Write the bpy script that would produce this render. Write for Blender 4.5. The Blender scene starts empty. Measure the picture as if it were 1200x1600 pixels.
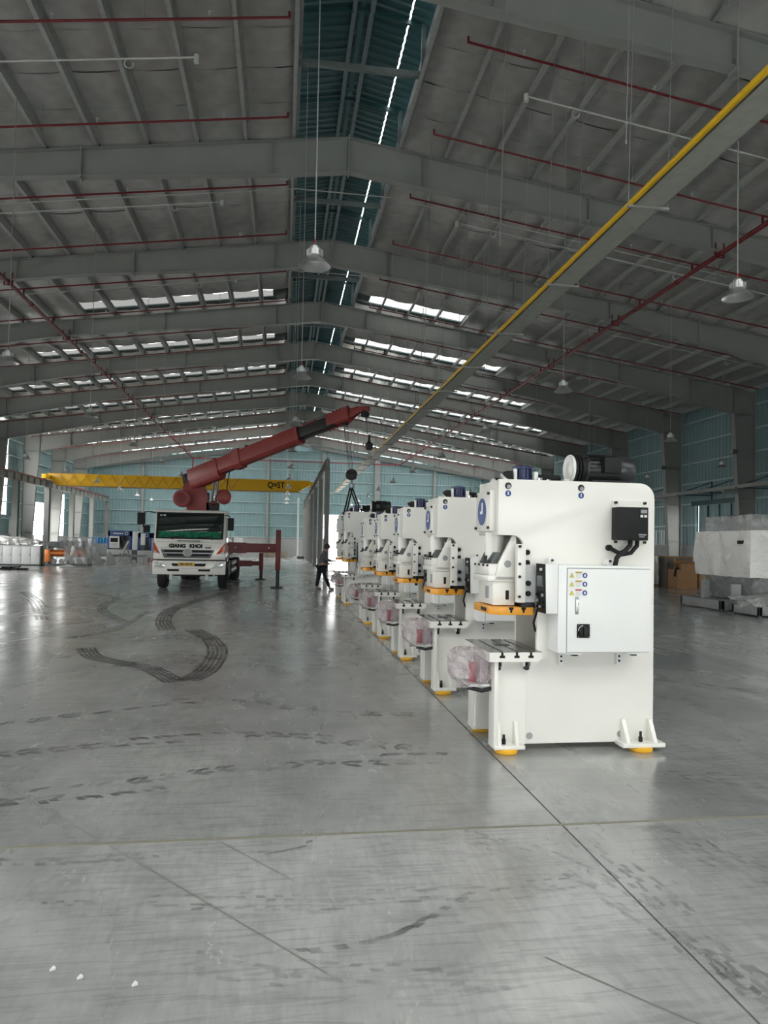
import bpy, bmesh, math, random
from mathutils import Vector, Matrix
random.seed(7)
S = bpy.context.scene
C = S.collection
PI = math.pi

# ------------------------------------------------------------------ camera
YAW, PITCH, ROLL, FPX, CY = 0.1440, 0.0281, -0.0182, 1095.0, 820.0
EYE = Vector((0, 0, 1.75))
fwd = Vector((math.sin(YAW) * math.cos(PITCH), math.cos(YAW) * math.cos(PITCH), math.sin(PITCH)))
rgt = Vector((math.cos(YAW), -math.sin(YAW), 0))
upv = rgt.cross(fwd)
r2 = rgt * math.cos(ROLL) - upv * math.sin(ROLL)
u2 = rgt * math.sin(ROLL) + upv * math.cos(ROLL)
cam_d = bpy.data.cameras.new('camera')
cam = bpy.data.objects.new('camera', cam_d)
C.objects.link(cam)
cam.matrix_world = Matrix(((r2.x, u2.x, -fwd.x, EYE.x), (r2.y, u2.y, -fwd.y, EYE.y), (r2.z, u2.z, -fwd.z, EYE.z), (0, 0, 0, 1)))
cam_d.sensor_width = 36.0
cam_d.lens = FPX / 1600.0 * 36.0
cam_d.shift_y = (CY - 800.0) / 1600.0
cam_d.clip_end = 600
S.camera = cam

# ------------------------------------------------------------------ sky and exposure
W = bpy.data.worlds.new('overcast_sky')
S.world = W
W.use_nodes = True
bg = W.node_tree.nodes['Background']
bg.inputs[0].default_value = (1.0, 1.0, 0.985, 1)
bg.inputs[1].default_value = 5.0
S.view_settings.view_transform = 'Standard'
S.view_settings.look = 'None'
S.view_settings.gamma = 1.0
S.view_settings.use_curve_mapping = False
S.view_settings.exposure = 0.97
S.cycles.use_denoising = True
S.cycles.max_bounces = 10
S.cycles.diffuse_bounces = 6
S.cycles.glossy_bounces = 4
S.cycles.sample_clamp_indirect = 12.0


def portal(loc, direction, sx, sy):
    d = bpy.data.lights.new('daylight_opening', 'AREA')
    d.shape = 'RECTANGLE'
    d.size, d.size_y = sx, sy
    d.cycles.is_portal = True
    o = bpy.data.objects.new('daylight_opening', d)
    C.objects.link(o)
    o.location = loc
    o.rotation_euler = Vector(direction).to_track_quat('-Z', 'Y').to_euler()
    return o

XC, ZR, SL = 1.68, 13.59, 0.143          # ridge line, rafter top at ridge, roof slope
XL, XR = -21.95, 25.3                    # side walls
Y0, Y1 = -20.0, 84.0                     # rear wall behind the camera, far gable wall
BAY = 7.0
FY = [13.16 + BAY * n for n in range(-4, 10)]


def roofz(x):
    return ZR - SL * abs(x - XC)

# daylight comes through an assumed rear loading door, strip windows, added rooflights and the far door
RDOOR = (-2.0, 10.0, 4.5)
ROOFLIGHT_BAYS = range(7, 15)            # bays whose last roof sheet is translucent, imitating reflections on the foil
portal((4.0, Y0 + .1, 2.25), (0, 1, 0), 12, 4.5)
portal((XL + .1, 16.0, 3.15), (1, 0, 0), 72, 2.2)
portal((XR - .1, 2.5, 2.6), (-1, 0, 0), 45, 1.2)
portal((7.4, Y1 - .2, 2.6), (0, -1, 0), 4.4, 5.2)
for _s in (-1, 1):
    portal((XC + _s * 12.5, -6.0, roofz(XC + 12.5) + .2), (-_s * SL, 0, -1), 21, 24)
    portal((XC + _s * 12.5, 73.0, roofz(XC + 12.5) + .2), (-_s * SL, 0, -1), 21, 20)
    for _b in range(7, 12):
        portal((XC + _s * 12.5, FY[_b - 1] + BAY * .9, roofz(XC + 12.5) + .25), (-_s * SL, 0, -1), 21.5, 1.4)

# ------------------------------------------------------------------ materials


def nodes_of(name):
    m = bpy.data.materials.new(name)
    m.use_nodes = True
    return m, m.node_tree, m.node_tree.nodes['Principled BSDF']


def mat(name, col, rough=.5, metal=0.0, var=.08, scale=6.0, bump=0.0, bscale=40.0, spec=.5, coat=0.0, stretch=None, rvar=0.0):
    m, t, b = nodes_of(name)
    N, Lk = t.nodes, t.links
    tc = N.new('ShaderNodeTexCoord')
    src = tc.outputs['Object']
    if stretch:
        mp = N.new('ShaderNodeMapping')
        mp.inputs['Scale'].default_value = stretch
        Lk.new(src, mp.inputs['Vector'])
        src = mp.outputs['Vector']
    n = N.new('ShaderNodeTexNoise')
    n.inputs['Scale'].default_value = scale
    n.inputs['Detail'].default_value = 5
    Lk.new(src, n.inputs['Vector'])
    r = N.new('ShaderNodeValToRGB')
    r.color_ramp.elements[0].position = .3
    r.color_ramp.elements[1].position = .7
    r.color_ramp.elements[0].color = [c * (1 - var) for c in col] + [1]
    r.color_ramp.elements[1].color = [min(1, c * (1 + var)) for c in col] + [1]
    Lk.new(n.outputs['Fac'], r.inputs['Fac'])
    Lk.new(r.outputs['Color'], b.inputs['Base Color'])
    b.inputs['Roughness'].default_value = rough
    if rvar:
        mr = N.new('ShaderNodeMapRange')
        mr.inputs['To Min'].default_value = max(0, rough - rvar)
        mr.inputs['To Max'].default_value = rough + rvar
        Lk.new(n.outputs['Fac'], mr.inputs['Value'])
        Lk.new(mr.outputs['Result'], b.inputs['Roughness'])
    b.inputs['Metallic'].default_value = metal
    b.inputs['Specular IOR Level'].default_value = spec
    b.inputs['Coat Weight'].default_value = coat
    if bump:
        n2 = N.new('ShaderNodeTexNoise')
        n2.inputs['Scale'].default_value = bscale
        n2.inputs['Detail'].default_value = 3
        Lk.new(src, n2.inputs['Vector'])
        bp = N.new('ShaderNodeBump')
        bp.inputs['Strength'].default_value = bump
        bp.inputs['Distance'].default_value = .02
        Lk.new(n2.outputs['Fac'], bp.inputs['Height'])
        Lk.new(bp.outputs['Normal'], b.inputs['Normal'])
    return m


def plastic(name, col, alpha, scale=5.0, rough=.18, bump=.8, var=.2, stretch=(1, 1, 1), dist=1.2):
    """thin crumpled polythene film: partly see-through, glossy"""
    m, t, b = nodes_of(name)
    N, Lk = t.nodes, t.links
    tc = N.new('ShaderNodeTexCoord')
    n = N.new('ShaderNodeTexNoise')
    n.inputs['Scale'].default_value = scale
    n.inputs['Detail'].default_value = 4
    n.inputs['Distortion'].default_value = dist
    mp = N.new('ShaderNodeMapping')
    mp.inputs['Scale'].default_value = stretch
    Lk.new(tc.outputs['Object'], mp.inputs['Vector'])
    Lk.new(mp.outputs['Vector'], n.inputs['Vector'])
    mr = N.new('ShaderNodeMapRange')
    mr.inputs['From Min'].default_value = .35
    mr.inputs['From Max'].default_value = .65
    mr.inputs['To Min'].default_value = max(0, alpha - var)
    mr.inputs['To Max'].default_value = min(1, alpha + var)
    Lk.new(n.outputs['Fac'], mr.inputs['Value'])
    Lk.new(mr.outputs['Result'], b.inputs['Alpha'])
    b.inputs['Base Color'].default_value = list(col) + [1]
    b.inputs['Roughness'].default_value = rough
    b.inputs['Specular IOR Level'].default_value = .8
    bp = N.new('ShaderNodeBump')
    bp.inputs['Strength'].default_value = bump
    bp.inputs['Distance'].default_value = .05
    Lk.new(n.outputs['Fac'], bp.inputs['Height'])
    Lk.new(bp.outputs['Normal'], b.inputs['Normal'])
    return m


def polycarb(name, t):
    m = bpy.data.materials.new(name)
    m.use_nodes = True
    tr = m.node_tree
    tr.nodes.clear()
    o = tr.nodes.new('ShaderNodeOutputMaterial')
    mx = tr.nodes.new('ShaderNodeMixShader')
    a = tr.nodes.new('ShaderNodeBsdfTransparent')
    a.inputs[0].default_value = (t, t, t * .98, 1)
    d = tr.nodes.new('ShaderNodeBsdfPrincipled')
    d.inputs['Base Color'].default_value = (.6, .61, .6, 1)
    d.inputs['Roughness'].default_value = .3
    mx.inputs[0].default_value = .15
    tr.links.new(a.outputs[0], mx.inputs[1])
    tr.links.new(d.outputs[0], mx.inputs[2])
    tr.links.new(mx.outputs[0], o.inputs[0])
    return m


def floor_mat():
    m, t, b = nodes_of('polished_concrete')
    N, Lk = t.nodes, t.links
    g = N.new('ShaderNodeNewGeometry')

    def noise(sc, det, stretch=None, dist=0):
        src = g.outputs['Position']
        if stretch:
            mp = N.new('ShaderNodeMapping')
            mp.inputs['Scale'].default_value = stretch
            mp.inputs['Rotation'].default_value = (0, 0, .35)
            Lk.new(src, mp.inputs['Vector'])
            src = mp.outputs['Vector']
        n = N.new('ShaderNodeTexNoise')
        n.inputs['Scale'].default_value = sc
        n.inputs['Detail'].default_value = det
        n.inputs['Roughness'].default_value = .62
        n.inputs['Distortion'].default_value = dist
        Lk.new(src, n.inputs['Vector'])
        return n.outputs['Fac']

    def ramp(f, p0, p1, c0, c1):
        r = N.new('ShaderNodeValToRGB')
        r.color_ramp.elements[0].position = p0
        r.color_ramp.elements[1].position = p1
        r.color_ramp.elements[0].color = (*c0, 1)
        r.color_ramp.elements[1].color = (*c1, 1)
        Lk.new(f, r.inputs['Fac'])
        return r.outputs['Color']

    def mul(a, c):
        x = N.new('ShaderNodeMix')
        x.data_type = 'RGBA'
        x.blend_type = 'MULTIPLY'
        x.inputs['Factor'].default_value = 1
        Lk.new(a, x.inputs['A'])
        Lk.new(c, x.inputs['B'])
        return x.outputs['Result']
    big = ramp(noise(.35, 6, None, .6), .34, .66, (.335, .343, .343), (.585, .595, .59))
    sm = ramp(noise(2.2, 8, (1, .45, 1), .8), .3, .72, (.78, .78, .78), (1.08, 1.08, 1.07))
    fine = ramp(noise(26, 6, (1.0, .2, 1), .3), .3, .7, (.90, .90, .90), (1.06, 1.06, 1.06))
    scr = ramp(noise(7, 10, (.25, 2.4, 1), 1.5), .40, .5, (.84, .84, .84), (1, 1, 1))
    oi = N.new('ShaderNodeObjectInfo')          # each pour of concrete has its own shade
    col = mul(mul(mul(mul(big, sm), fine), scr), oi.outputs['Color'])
    Lk.new(col, b.inputs['Base Color'])
    rr = N.new('ShaderNodeMapRange')
    rr.inputs['From Min'].default_value = .3
    rr.inputs['From Max'].default_value = .7
    rr.inputs['To Min'].default_value = .13
    rr.inputs['To Max'].default_value = .36
    Lk.new(noise(1.1, 6, (1, .4, 1), .5), rr.inputs['Value'])
    Lk.new(rr.outputs['Result'], b.inputs['Roughness'])
    bp = N.new('ShaderNodeBump')
    bp.inputs['Strength'].default_value = .12
    bp.inputs['Distance'].default_value = .01
    Lk.new(noise(3.0, 6), bp.inputs['Height'])
    Lk.new(bp.outputs['Normal'], b.inputs['Normal'])
    b.inputs['Specular IOR Level'].default_value = .6
    b.inputs['Coat Weight'].default_value = .55
    b.inputs['Coat Roughness'].default_value = .22
    return m


def tyre_mat(lo=.04, hi=.5):
    m, t, b = nodes_of('tyre_rubber_smear')
    N, Lk = t.nodes, t.links
    g = N.new('ShaderNodeNewGeometry')
    n = N.new('ShaderNodeTexNoise')
    n.inputs['Scale'].default_value = 3.5
    n.inputs['Detail'].default_value = 8
    Lk.new(g.outputs['Position'], n.inputs['Vector'])
    mr = N.new('ShaderNodeMapRange')
    mr.inputs['From Min'].default_value = .35
    mr.inputs['From Max'].default_value = .7
    mr.inputs['To Min'].default_value = lo
    mr.inputs['To Max'].default_value = hi
    Lk.new(n.outputs['Fac'], mr.inputs['Value'])
    Lk.new(mr.outputs['Result'], b.inputs['Alpha'])
    b.inputs['Base Color'].default_value = (.06, .06, .058, 1)
    b.inputs['Roughness'].default_value = .35
    return m

M = dict(
    skylight=polycarb('clear_polycarbonate', .16), skylight_dusty=polycarb('dusty_polycarbonate', .05), skylight_clean=polycarb('clean_polycarbonate', .75),  # first two imitate sheen on the foil, the last serves added rooflights
    floor=floor_mat(), tyre=tyre_mat(.06, .55), tyre_faint=tyre_mat(.02, .30), tyre_strong=tyre_mat(.35, .85),
    dust=mat('dusty_smear', (.26, .255, .24), .6),
    joint=mat('joint_sealant', (.10, .10, .09), .8),
    ground=mat('outdoor_concrete', (.55, .55, .52), .9),
    steel=mat('grey_painted_steel', (.27, .275, .262), .5, 0, .06, 1.2),
    steel_dk=mat('dark_grey_painted_steel', (.10, .11, .11), .5),
    galv=mat('galvanised_steel', (.38, .39, .375), .42, .2, .10, 9),
    galv_dk=mat('weathered_galvanised', (.20, .235, .235), .45, .3, .12, 9),
    foil=mat('roof_insulation_foil', (.50, .495, .48), .32, .5, .12, 2.5, .3, 4.0),
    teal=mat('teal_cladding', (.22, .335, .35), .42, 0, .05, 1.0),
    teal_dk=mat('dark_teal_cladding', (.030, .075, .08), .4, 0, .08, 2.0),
    girt=mat('pale_teal_girt', (.42, .55, .56), .4),
    plinth=mat('cement_render', (.36, .37, .37), .8, 0, .08, 3),
    white_wall=mat('translucent_sheet', (.8, .82, .82), .5),
    red_pipe=mat('red_pipe_paint', (.17, .010, .016), .38),
    yellow=mat('yellow_paint', (.82, .50, .01), .35, 0, .04),
    yellow2=mat('crane_yellow_paint', (.85, .48, .004), .38, 0, .05, 2),
    white=mat('ivory_enamel', (.80, .79, .745), .28, 0, .015, 2.0, .05, 60),
    white2=mat('cabinet_white', (.80, .81, .80), .32, 0, .01, 3.0),
    grey_lt=mat('light_grey_enamel', (.56, .57, .57), .4),
    conduit=mat('white_conduit', (.60, .61, .59), .45),
    rod=mat('zinc_rod', (.45, .46, .45), .4, .7),
    alum=mat('spun_aluminium', (.62, .63, .63), .32, .85, .05, 8),
    lampglass=mat('frosted_reflector', (.55, .56, .55), .35, .2),
    black=mat('black_plastic', (.010, .010, .011), .55, 0, .08, 6, 0, 40, .25),
    black_metal=mat('black_oxide_steel', (.014, .014, .015), .45, .3),
    dark_steel=mat('oiled_tool_steel', (.13, .135, .11), .16, .7, .18, 14),
    chrome=mat('chromed_rod', (.8, .8, .8), .12, 1.0),
    orange=mat('orange_paint', (.80, .35, .025), .35, 0, .07, 8),
    pad=mat('yellow_pad_paint', (.80, .43, .02), .35),
    navy=mat('navy_enamel', (.012, .02, .085), .3),
    blue=mat('blue_enamel', (.014, .06, .24), .35),
    skyblue=mat('bright_blue_plastic', (.02, .28, .62), .35),
    screen=mat('grey_screen', (.16, .18, .18), .15),
    red=mat('red_paint', (.38, .015, .025), .35),
    crane_red=mat('crane_red_paint', (.28, .042, .038), .40, 0, .12, 3),
    crane_dred=mat('dark_red_paint', (.19, .018, .022), .42, 0, .1, 3),
    truck_white=mat('truck_white_paint', (.84, .83, .77), .25, 0, .02, 3, 0, 40, .5, .3),
    rubber=mat('tyre_rubber', (.018, .018, .018), .75, 0, .2, 20),
    glass_dk=mat('dark_windscreen', (.012, .02, .018), .05, 0, .1, 2, 0, 40, .8),
    glass_green=mat('green_tinted_glass', (.02, .16, .09), .08, 0, .4, 7),
    amber=mat('amber_lens', (.55, .06, .012), .2),
    lens=mat('clear_lens', (.55, .56, .55), .12, .3),
    warn_y=mat('warning_yellow', (.75, .62, .03), .4),
    warn_r=mat('danger_red', (.45, .06, .08), .4),
    warn_o=mat('caution_ochre', (.50, .33, .07), .4),
    sign_blue=mat('mandatory_blue', (.03, .07, .28), .4),
    sign_w=mat('sticker_white', (.78, .79, .76), .4),
    ink=mat('printed_text', (.16, .16, .16), .5),
    carton=mat('brown_carton', (.34, .19, .085), .8, 0, .08, 5),
    machine_grey=mat('machine_grey', (.30, .315, .32), .45),
    machine_pale=mat('pale_grey_machine', (.55, .56, .55), .4),
    copper=mat('copper_orange_roll', (.62, .19, .05), .28, .5, .2, 6),
    wood=mat('pallet_wood', (.33, .22, .12), .8),
    film=plastic('polythene_film', (.72, .72, .71), .34, 1.5, .08, .6, .12, (1.6, 1.6, .7), 2.0),
    film_heavy=plastic('layered_polythene', (.90, .89, .86), .96, 1.7, .12, 1.0, .04, (1, 1, 1.8), 2.6),
    bagfilm=plastic('crumpled_bag_film', (.54, .47, .50), .42, 7.0, .08, 1.0, .22, (1, 1, .6), 2.0),
    skin=mat('skin', (.42, .26, .19), .5),
    shirt=mat('grey_cotton', (.12, .125, .125), .9),
    trousers=mat('dark_cotton', (.010, .011, .016), .9),
    hair=mat('black_hair', (.01, .01, .01), .6),
    shoe=mat('grey_canvas', (.22, .22, .22), .7),
    paper=mat('white_scrap', (.8, .8, .78), .7),
)

# ------------------------------------------------------------------ mesh tools


class MB:
    def __init__(s):
        s.v, s.f = [], []

    def add(s, vs, fs):
        k = len(s.v)
        s.v += [tuple(v) for v in vs]
        s.f += [tuple(i + k for i in f) for f in fs]
        return s

    def bx(s, x0, x1, y0, y1, z0, z1):
        return s.add([(x0, y0, z0), (x1, y0, z0), (x1, y1, z0), (x0, y1, z0), (x0, y0, z1), (x1, y0, z1), (x1, y1, z1), (x0, y1, z1)],
                     [(0, 3, 2, 1), (4, 5, 6, 7), (0, 1, 5, 4), (1, 2, 6, 5), (2, 3, 7, 6), (3, 0, 4, 7)])

    def prism(s, pts, axis, a0, a1):
        def p(q, a):
            return {'x': (a, q[0], q[1]), 'y': (q[0], a, q[1]), 'z': (q[0], q[1], a)}[axis]
        n = len(pts)
        return s.add([p(q, a0) for q in pts] + [p(q, a1) for q in pts],
                     [tuple(range(n))[::-1], tuple(range(n, 2 * n))] + [(i, (i + 1) % n, n + (i + 1) % n, n + i) for i in range(n)])

    def beam(s, p0, p1, w, h, w1=None, h1=None, up=(0, 0, 1)):
        p0, p1 = Vector(p0), Vector(p1)
        d = (p1 - p0).normalized()
        a = d.cross(Vector(up))
        if a.length < 1e-4:
            a = Vector((1, 0, 0))
        a.normalize()
        b = a.cross(d)
        w1, h1 = w if w1 is None else w1, h if h1 is None else h1
        vs = []
        for p, ww, hh in ((p0, w, h), (p1, w1, h1)):
            for i, j in ((-1, -1), (1, -1), (1, 1), (-1, 1)):
                vs.append(p + a * (i * ww / 2) + b * (j * hh / 2))
        return s.add(vs, [(3, 2, 1, 0), (4, 5, 6, 7)] + [(i, (i + 1) % 4, 4 + (i + 1) % 4, 4 + i) for i in range(4)])

    def cyl(s, p0, p1, r0, r1=None, n=12):
        p0, p1 = Vector(p0), Vector(p1)
        r1 = r0 if r1 is None else r1
        d = (p1 - p0).normalized()
        a = d.orthogonal().normalized()
        b = d.cross(a)
        vs = []
        for p, r in ((p0, r0), (p1, r1)):
            for i in range(n):
                t = 2 * PI * (i + .5) / n
                vs.append(p + a * (math.cos(t) * r) + b * (math.sin(t) * r))
        return s.add(vs, [tuple(range(n))[::-1], tuple(range(n, 2 * n))] + [(i, (i + 1) % n, n + (i + 1) % n, n + i) for i in range(n)])

    def lathe(s, prof, o=(0, 0, 0), axis=(0, 0, 1), n=20, closed=False):
        o, d = Vector(o), Vector(axis).normalized()
        a = d.orthogonal().normalized()
        b = d.cross(a)
        vs, fs, m = [], [], len(prof)
        for r, h in prof:
            for i in range(n):
                t = 2 * PI * i / n
                vs.append(o + d * h + a * (math.cos(t) * r) + b * (math.sin(t) * r))
        for k in range(m if closed else m - 1):
            k2 = (k + 1) % m
            for i in range(n):
                j = (i + 1) % n
                fs.append((k * n + i, k * n + j, k2 * n + j, k2 * n + i))
        if not closed:
            fs += [tuple(range(n))[::-1], tuple(range((m - 1) * n, m * n))]
        return s.add(vs, fs)

    def tube(s, pts, r, n=8):
        pts = [Vector(p) for p in pts]
        vs, fs = [], []
        a = None
        for k, p in enumerate(pts):
            d = (pts[min(k + 1, len(pts) - 1)] - pts[max(k - 1, 0)]).normalized()
            a = d.orthogonal() if a is None else a - d * a.dot(d)
            a.normalize()
            b = d.cross(a)
            for i in range(n):
                t = 2 * PI * i / n
                vs.append(p + a * (math.cos(t) * r) + b * (math.sin(t) * r))
        for k in range(len(pts) - 1):
            for i in range(n):
                j = (i + 1) % n
                fs.append((k * n + i, k * n + j, (k + 1) * n + j, (k + 1) * n + i))
        fs += [tuple(range(n))[::-1], tuple(range((len(pts) - 1) * n, len(pts) * n))]
        return s.add(vs, fs)

    def mesh(s, name, material, bevel=0, smooth=False, zmap=None):
        me = bpy.data.meshes.new(name)
        vs = s.v if zmap is None else [(x, y, zmap(z)) for x, y, z in s.v]
        me.from_pydata(vs, [], s.f)
        bm = bmesh.new()
        bm.from_mesh(me)
        bmesh.ops.recalc_face_normals(bm, faces=bm.faces)
        if bevel:
            es = [e for e in bm.edges if len(e.link_faces) == 2 and e.calc_face_angle(0) > .6]
            bmesh.ops.bevel(bm, geom=es, offset=bevel, segments=2, affect='EDGES', profile=.6, clamp_overlap=True)
        bm.to_mesh(me)
        bm.free()
        if smooth or bevel:
            me.shade_smooth()
            me.set_sharp_from_angle(angle=math.radians(38))
        me.materials.append(material)
        return me

    def build(s, name, material, parent=None, bevel=0, smooth=False, zmap=None):
        return link(name, s.mesh(name, material, bevel, smooth, zmap), parent)


def link(name, me, parent=None, loc=None, rotz=0):
    o = bpy.data.objects.new(name, me)
    C.objects.link(o)
    o.parent = parent
    if loc is not None:
        o.location = loc
    if rotz:
        o.rotation_euler.z = rotz
    return o


def tag(o, label=None, cat=None, group=None, kind=None):
    if label:
        o['label'] = label
    if cat:
        o['category'] = cat
    if group:
        o['group'] = group
    if kind:
        o['kind'] = kind
    return o


def thing(name, label, cat, loc=(0, 0, 0), rotz=0, group=None):
    o = bpy.data.objects.new(name, None)
    o.empty_display_size = .2
    C.objects.link(o)
    o.location = loc
    o.rotation_euler.z = rotz
    return tag(o, label, cat, group)


def setting(name, label=None):
    o = bpy.data.objects.new(name, None)
    C.objects.link(o)
    return tag(o, label, None, None, 'structure')


def copy_tree(o, parent=None):
    c = o.copy()
    C.objects.link(c)
    c.parent = parent
    for ch in o.children:
        copy_tree(ch, c)
    return c


def text_mesh(name, s, size, material, parent, loc, rot, bold=0.0, extrude=.002, xs=1.0, shear=0):
    cu = bpy.data.curves.new(name, 'FONT')
    cu.body = s
    cu.size = size
    cu.align_x = 'CENTER'
    cu.align_y = 'CENTER'
    cu.extrude = extrude
    cu.offset = bold
    cu.shear = shear
    tmp = bpy.data.objects.new(name + '_tmp', cu)
    C.objects.link(tmp)
    bpy.context.view_layer.update()
    me = bpy.data.meshes.new_from_object(tmp)
    bpy.data.objects.remove(tmp)
    bpy.data.curves.remove(cu)
    me.materials.clear()
    me.materials.append(material)
    o = link(name, me, parent, loc)
    o.rotation_euler = rot
    o.scale = (xs, 1, 1)
    return o


def arc(cx, cz, r, a0, a1, n=6):
    return [(cx + r * math.cos(math.radians(a0 + (a1 - a0) * i / n)), cz + r * math.sin(math.radians(a0 + (a1 - a0) * i / n))) for i in range(n + 1)]

ORD = ['nearest', 'second', 'third', 'fourth', 'fifth', 'sixth', 'seventh', 'eighth', 'ninth', 'tenth', 'eleventh', 'twelfth', 'thirteenth', 'fourteenth',
       'fifteenth', 'sixteenth', 'seventeenth', 'eighteenth', 'nineteenth', 'twentieth', 'twenty-first', 'twenty-second', 'twenty-third', 'twenty-fourth']


def nth(i):
    return 'nearest the camera' if i == 0 else ORD[i] + ' from the camera'


def project(p):
    q = Vector(p) - EYE
    z = q.dot(fwd)
    return (600 + FPX * q.dot(r2) / z, CY - FPX * q.dot(u2) / z, z)


def in_frame(p, m=0):
    x, y, z = project(p)
    return z > .5 and -m < x < 1200 + m and -m < y < 1600 + m

# ================================================================== FLOOR
floor = setting('floor', 'polished grey concrete floor of the hall')
xs = [XL - .3] + [1.79 + 6.0 * k for k in range(-3, 4)] + [XR + .3]
ys = [Y0] + [4.27 + 7.0 * k for k in range(-3, 12)]
ys = [y for y in ys if y < Y1 - 1] + [Y1 + .3]
G = .006
for i in range(len(xs) - 1):
    for j in range(len(ys) - 1):
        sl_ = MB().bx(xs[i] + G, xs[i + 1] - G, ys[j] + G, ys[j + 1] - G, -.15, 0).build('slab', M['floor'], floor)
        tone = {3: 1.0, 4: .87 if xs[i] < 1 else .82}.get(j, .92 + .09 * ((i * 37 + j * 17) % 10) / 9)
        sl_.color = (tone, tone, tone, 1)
MB().bx(xs[0], xs[-1], ys[0], ys[-1], -.2, -.012).build('joint_bed', M['joint'], floor)
# the main joint is filled with a slightly paler sealant bead
MB().bx(-9, 12, 4.255, 4.285, -.01, .0012).build('joint_sealant', mat('pale_joint_filler', (.26, .255, .20), .7), floor)

yard = MB().bx(-140, 140, -120, Y0, -.12, -.02).bx(-140, XL - .35, Y0, 200, -.12, -.02).bx(XR + .35, 140, Y0, 200, -.12, -.02).bx(XL - .35, XR + .35, Y1 + .35, 200, -.12, -.02)
tag(yard.build('ground', M['ground']), 'pale concrete yard outside the hall', None, None, 'structure')


def ribbon(path, width, lanes, block, gap, name='tyre_mark', material=None, skew=0.0, drop=0.0):
    """tread print: rows of small raised rubber blocks along a curved path on the floor"""
    P = [Vector((x, y, 0)) for x, y in path]
    # Catmull-Rom resample
    pts = []
    for k in range(len(P) - 1):
        a, b, c, d = P[max(k - 1, 0)], P[k], P[k + 1], P[min(k + 2, len(P) - 1)]
        n = max(2, int((c - b).length / .05))
        for i in range(n):
            t = i / n
            pts.append(.5 * ((2 * b) + (c - a) * t + (2 * a - 5 * b + 4 * c - d) * t * t + (3 * b - a - 3 * c + d) * t ** 3))
    pts.append(P[-1])
    m = MB()
    acc, on = 0.0, True
    lw = width / lanes
    for k in range(len(pts) - 1):
        d = pts[k + 1] - pts[k]
        if d.length < 1e-5:
            continue
        L = d.length
        acc += L
        nrm = Vector((-d.y, d.x, 0)).normalized()
        for q in range(lanes):
            ph = (acc + q * skew) % (block + gap)
            cell = int((acc + q * skew) / (block + gap))
            if ph > block or ((cell * 7919 + q * 104729) % 1000) / 1000.0 < drop:
                continue
            wob = 0 if block > 1 else lw * .22 * math.sin(acc * 61 + q * 2.1)
            sk = 0 if block > 1 else .35 * lw
            o0 = -width / 2 + lw * (q + .14) + wob
            o1 = -width / 2 + lw * (q + .86) + wob * .4
            e = d.normalized() * sk * (1 if q % 2 else -1)
            vs = [pts[k] + nrm * o0, pts[k + 1] + nrm * o0, pts[k + 1] + nrm * o1 + e, pts[k] + nrm * o1 + e]
            zz = .0022
            b = len(m.v)
            m.v += [(v.x, v.y, zz) for v in vs]
            m.f.append((b, b + 1, b + 2, b + 3))
    o = m.build(name, material or M['tyre'], floor)
    o['kind'] = 'stuff'
    return o

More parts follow.
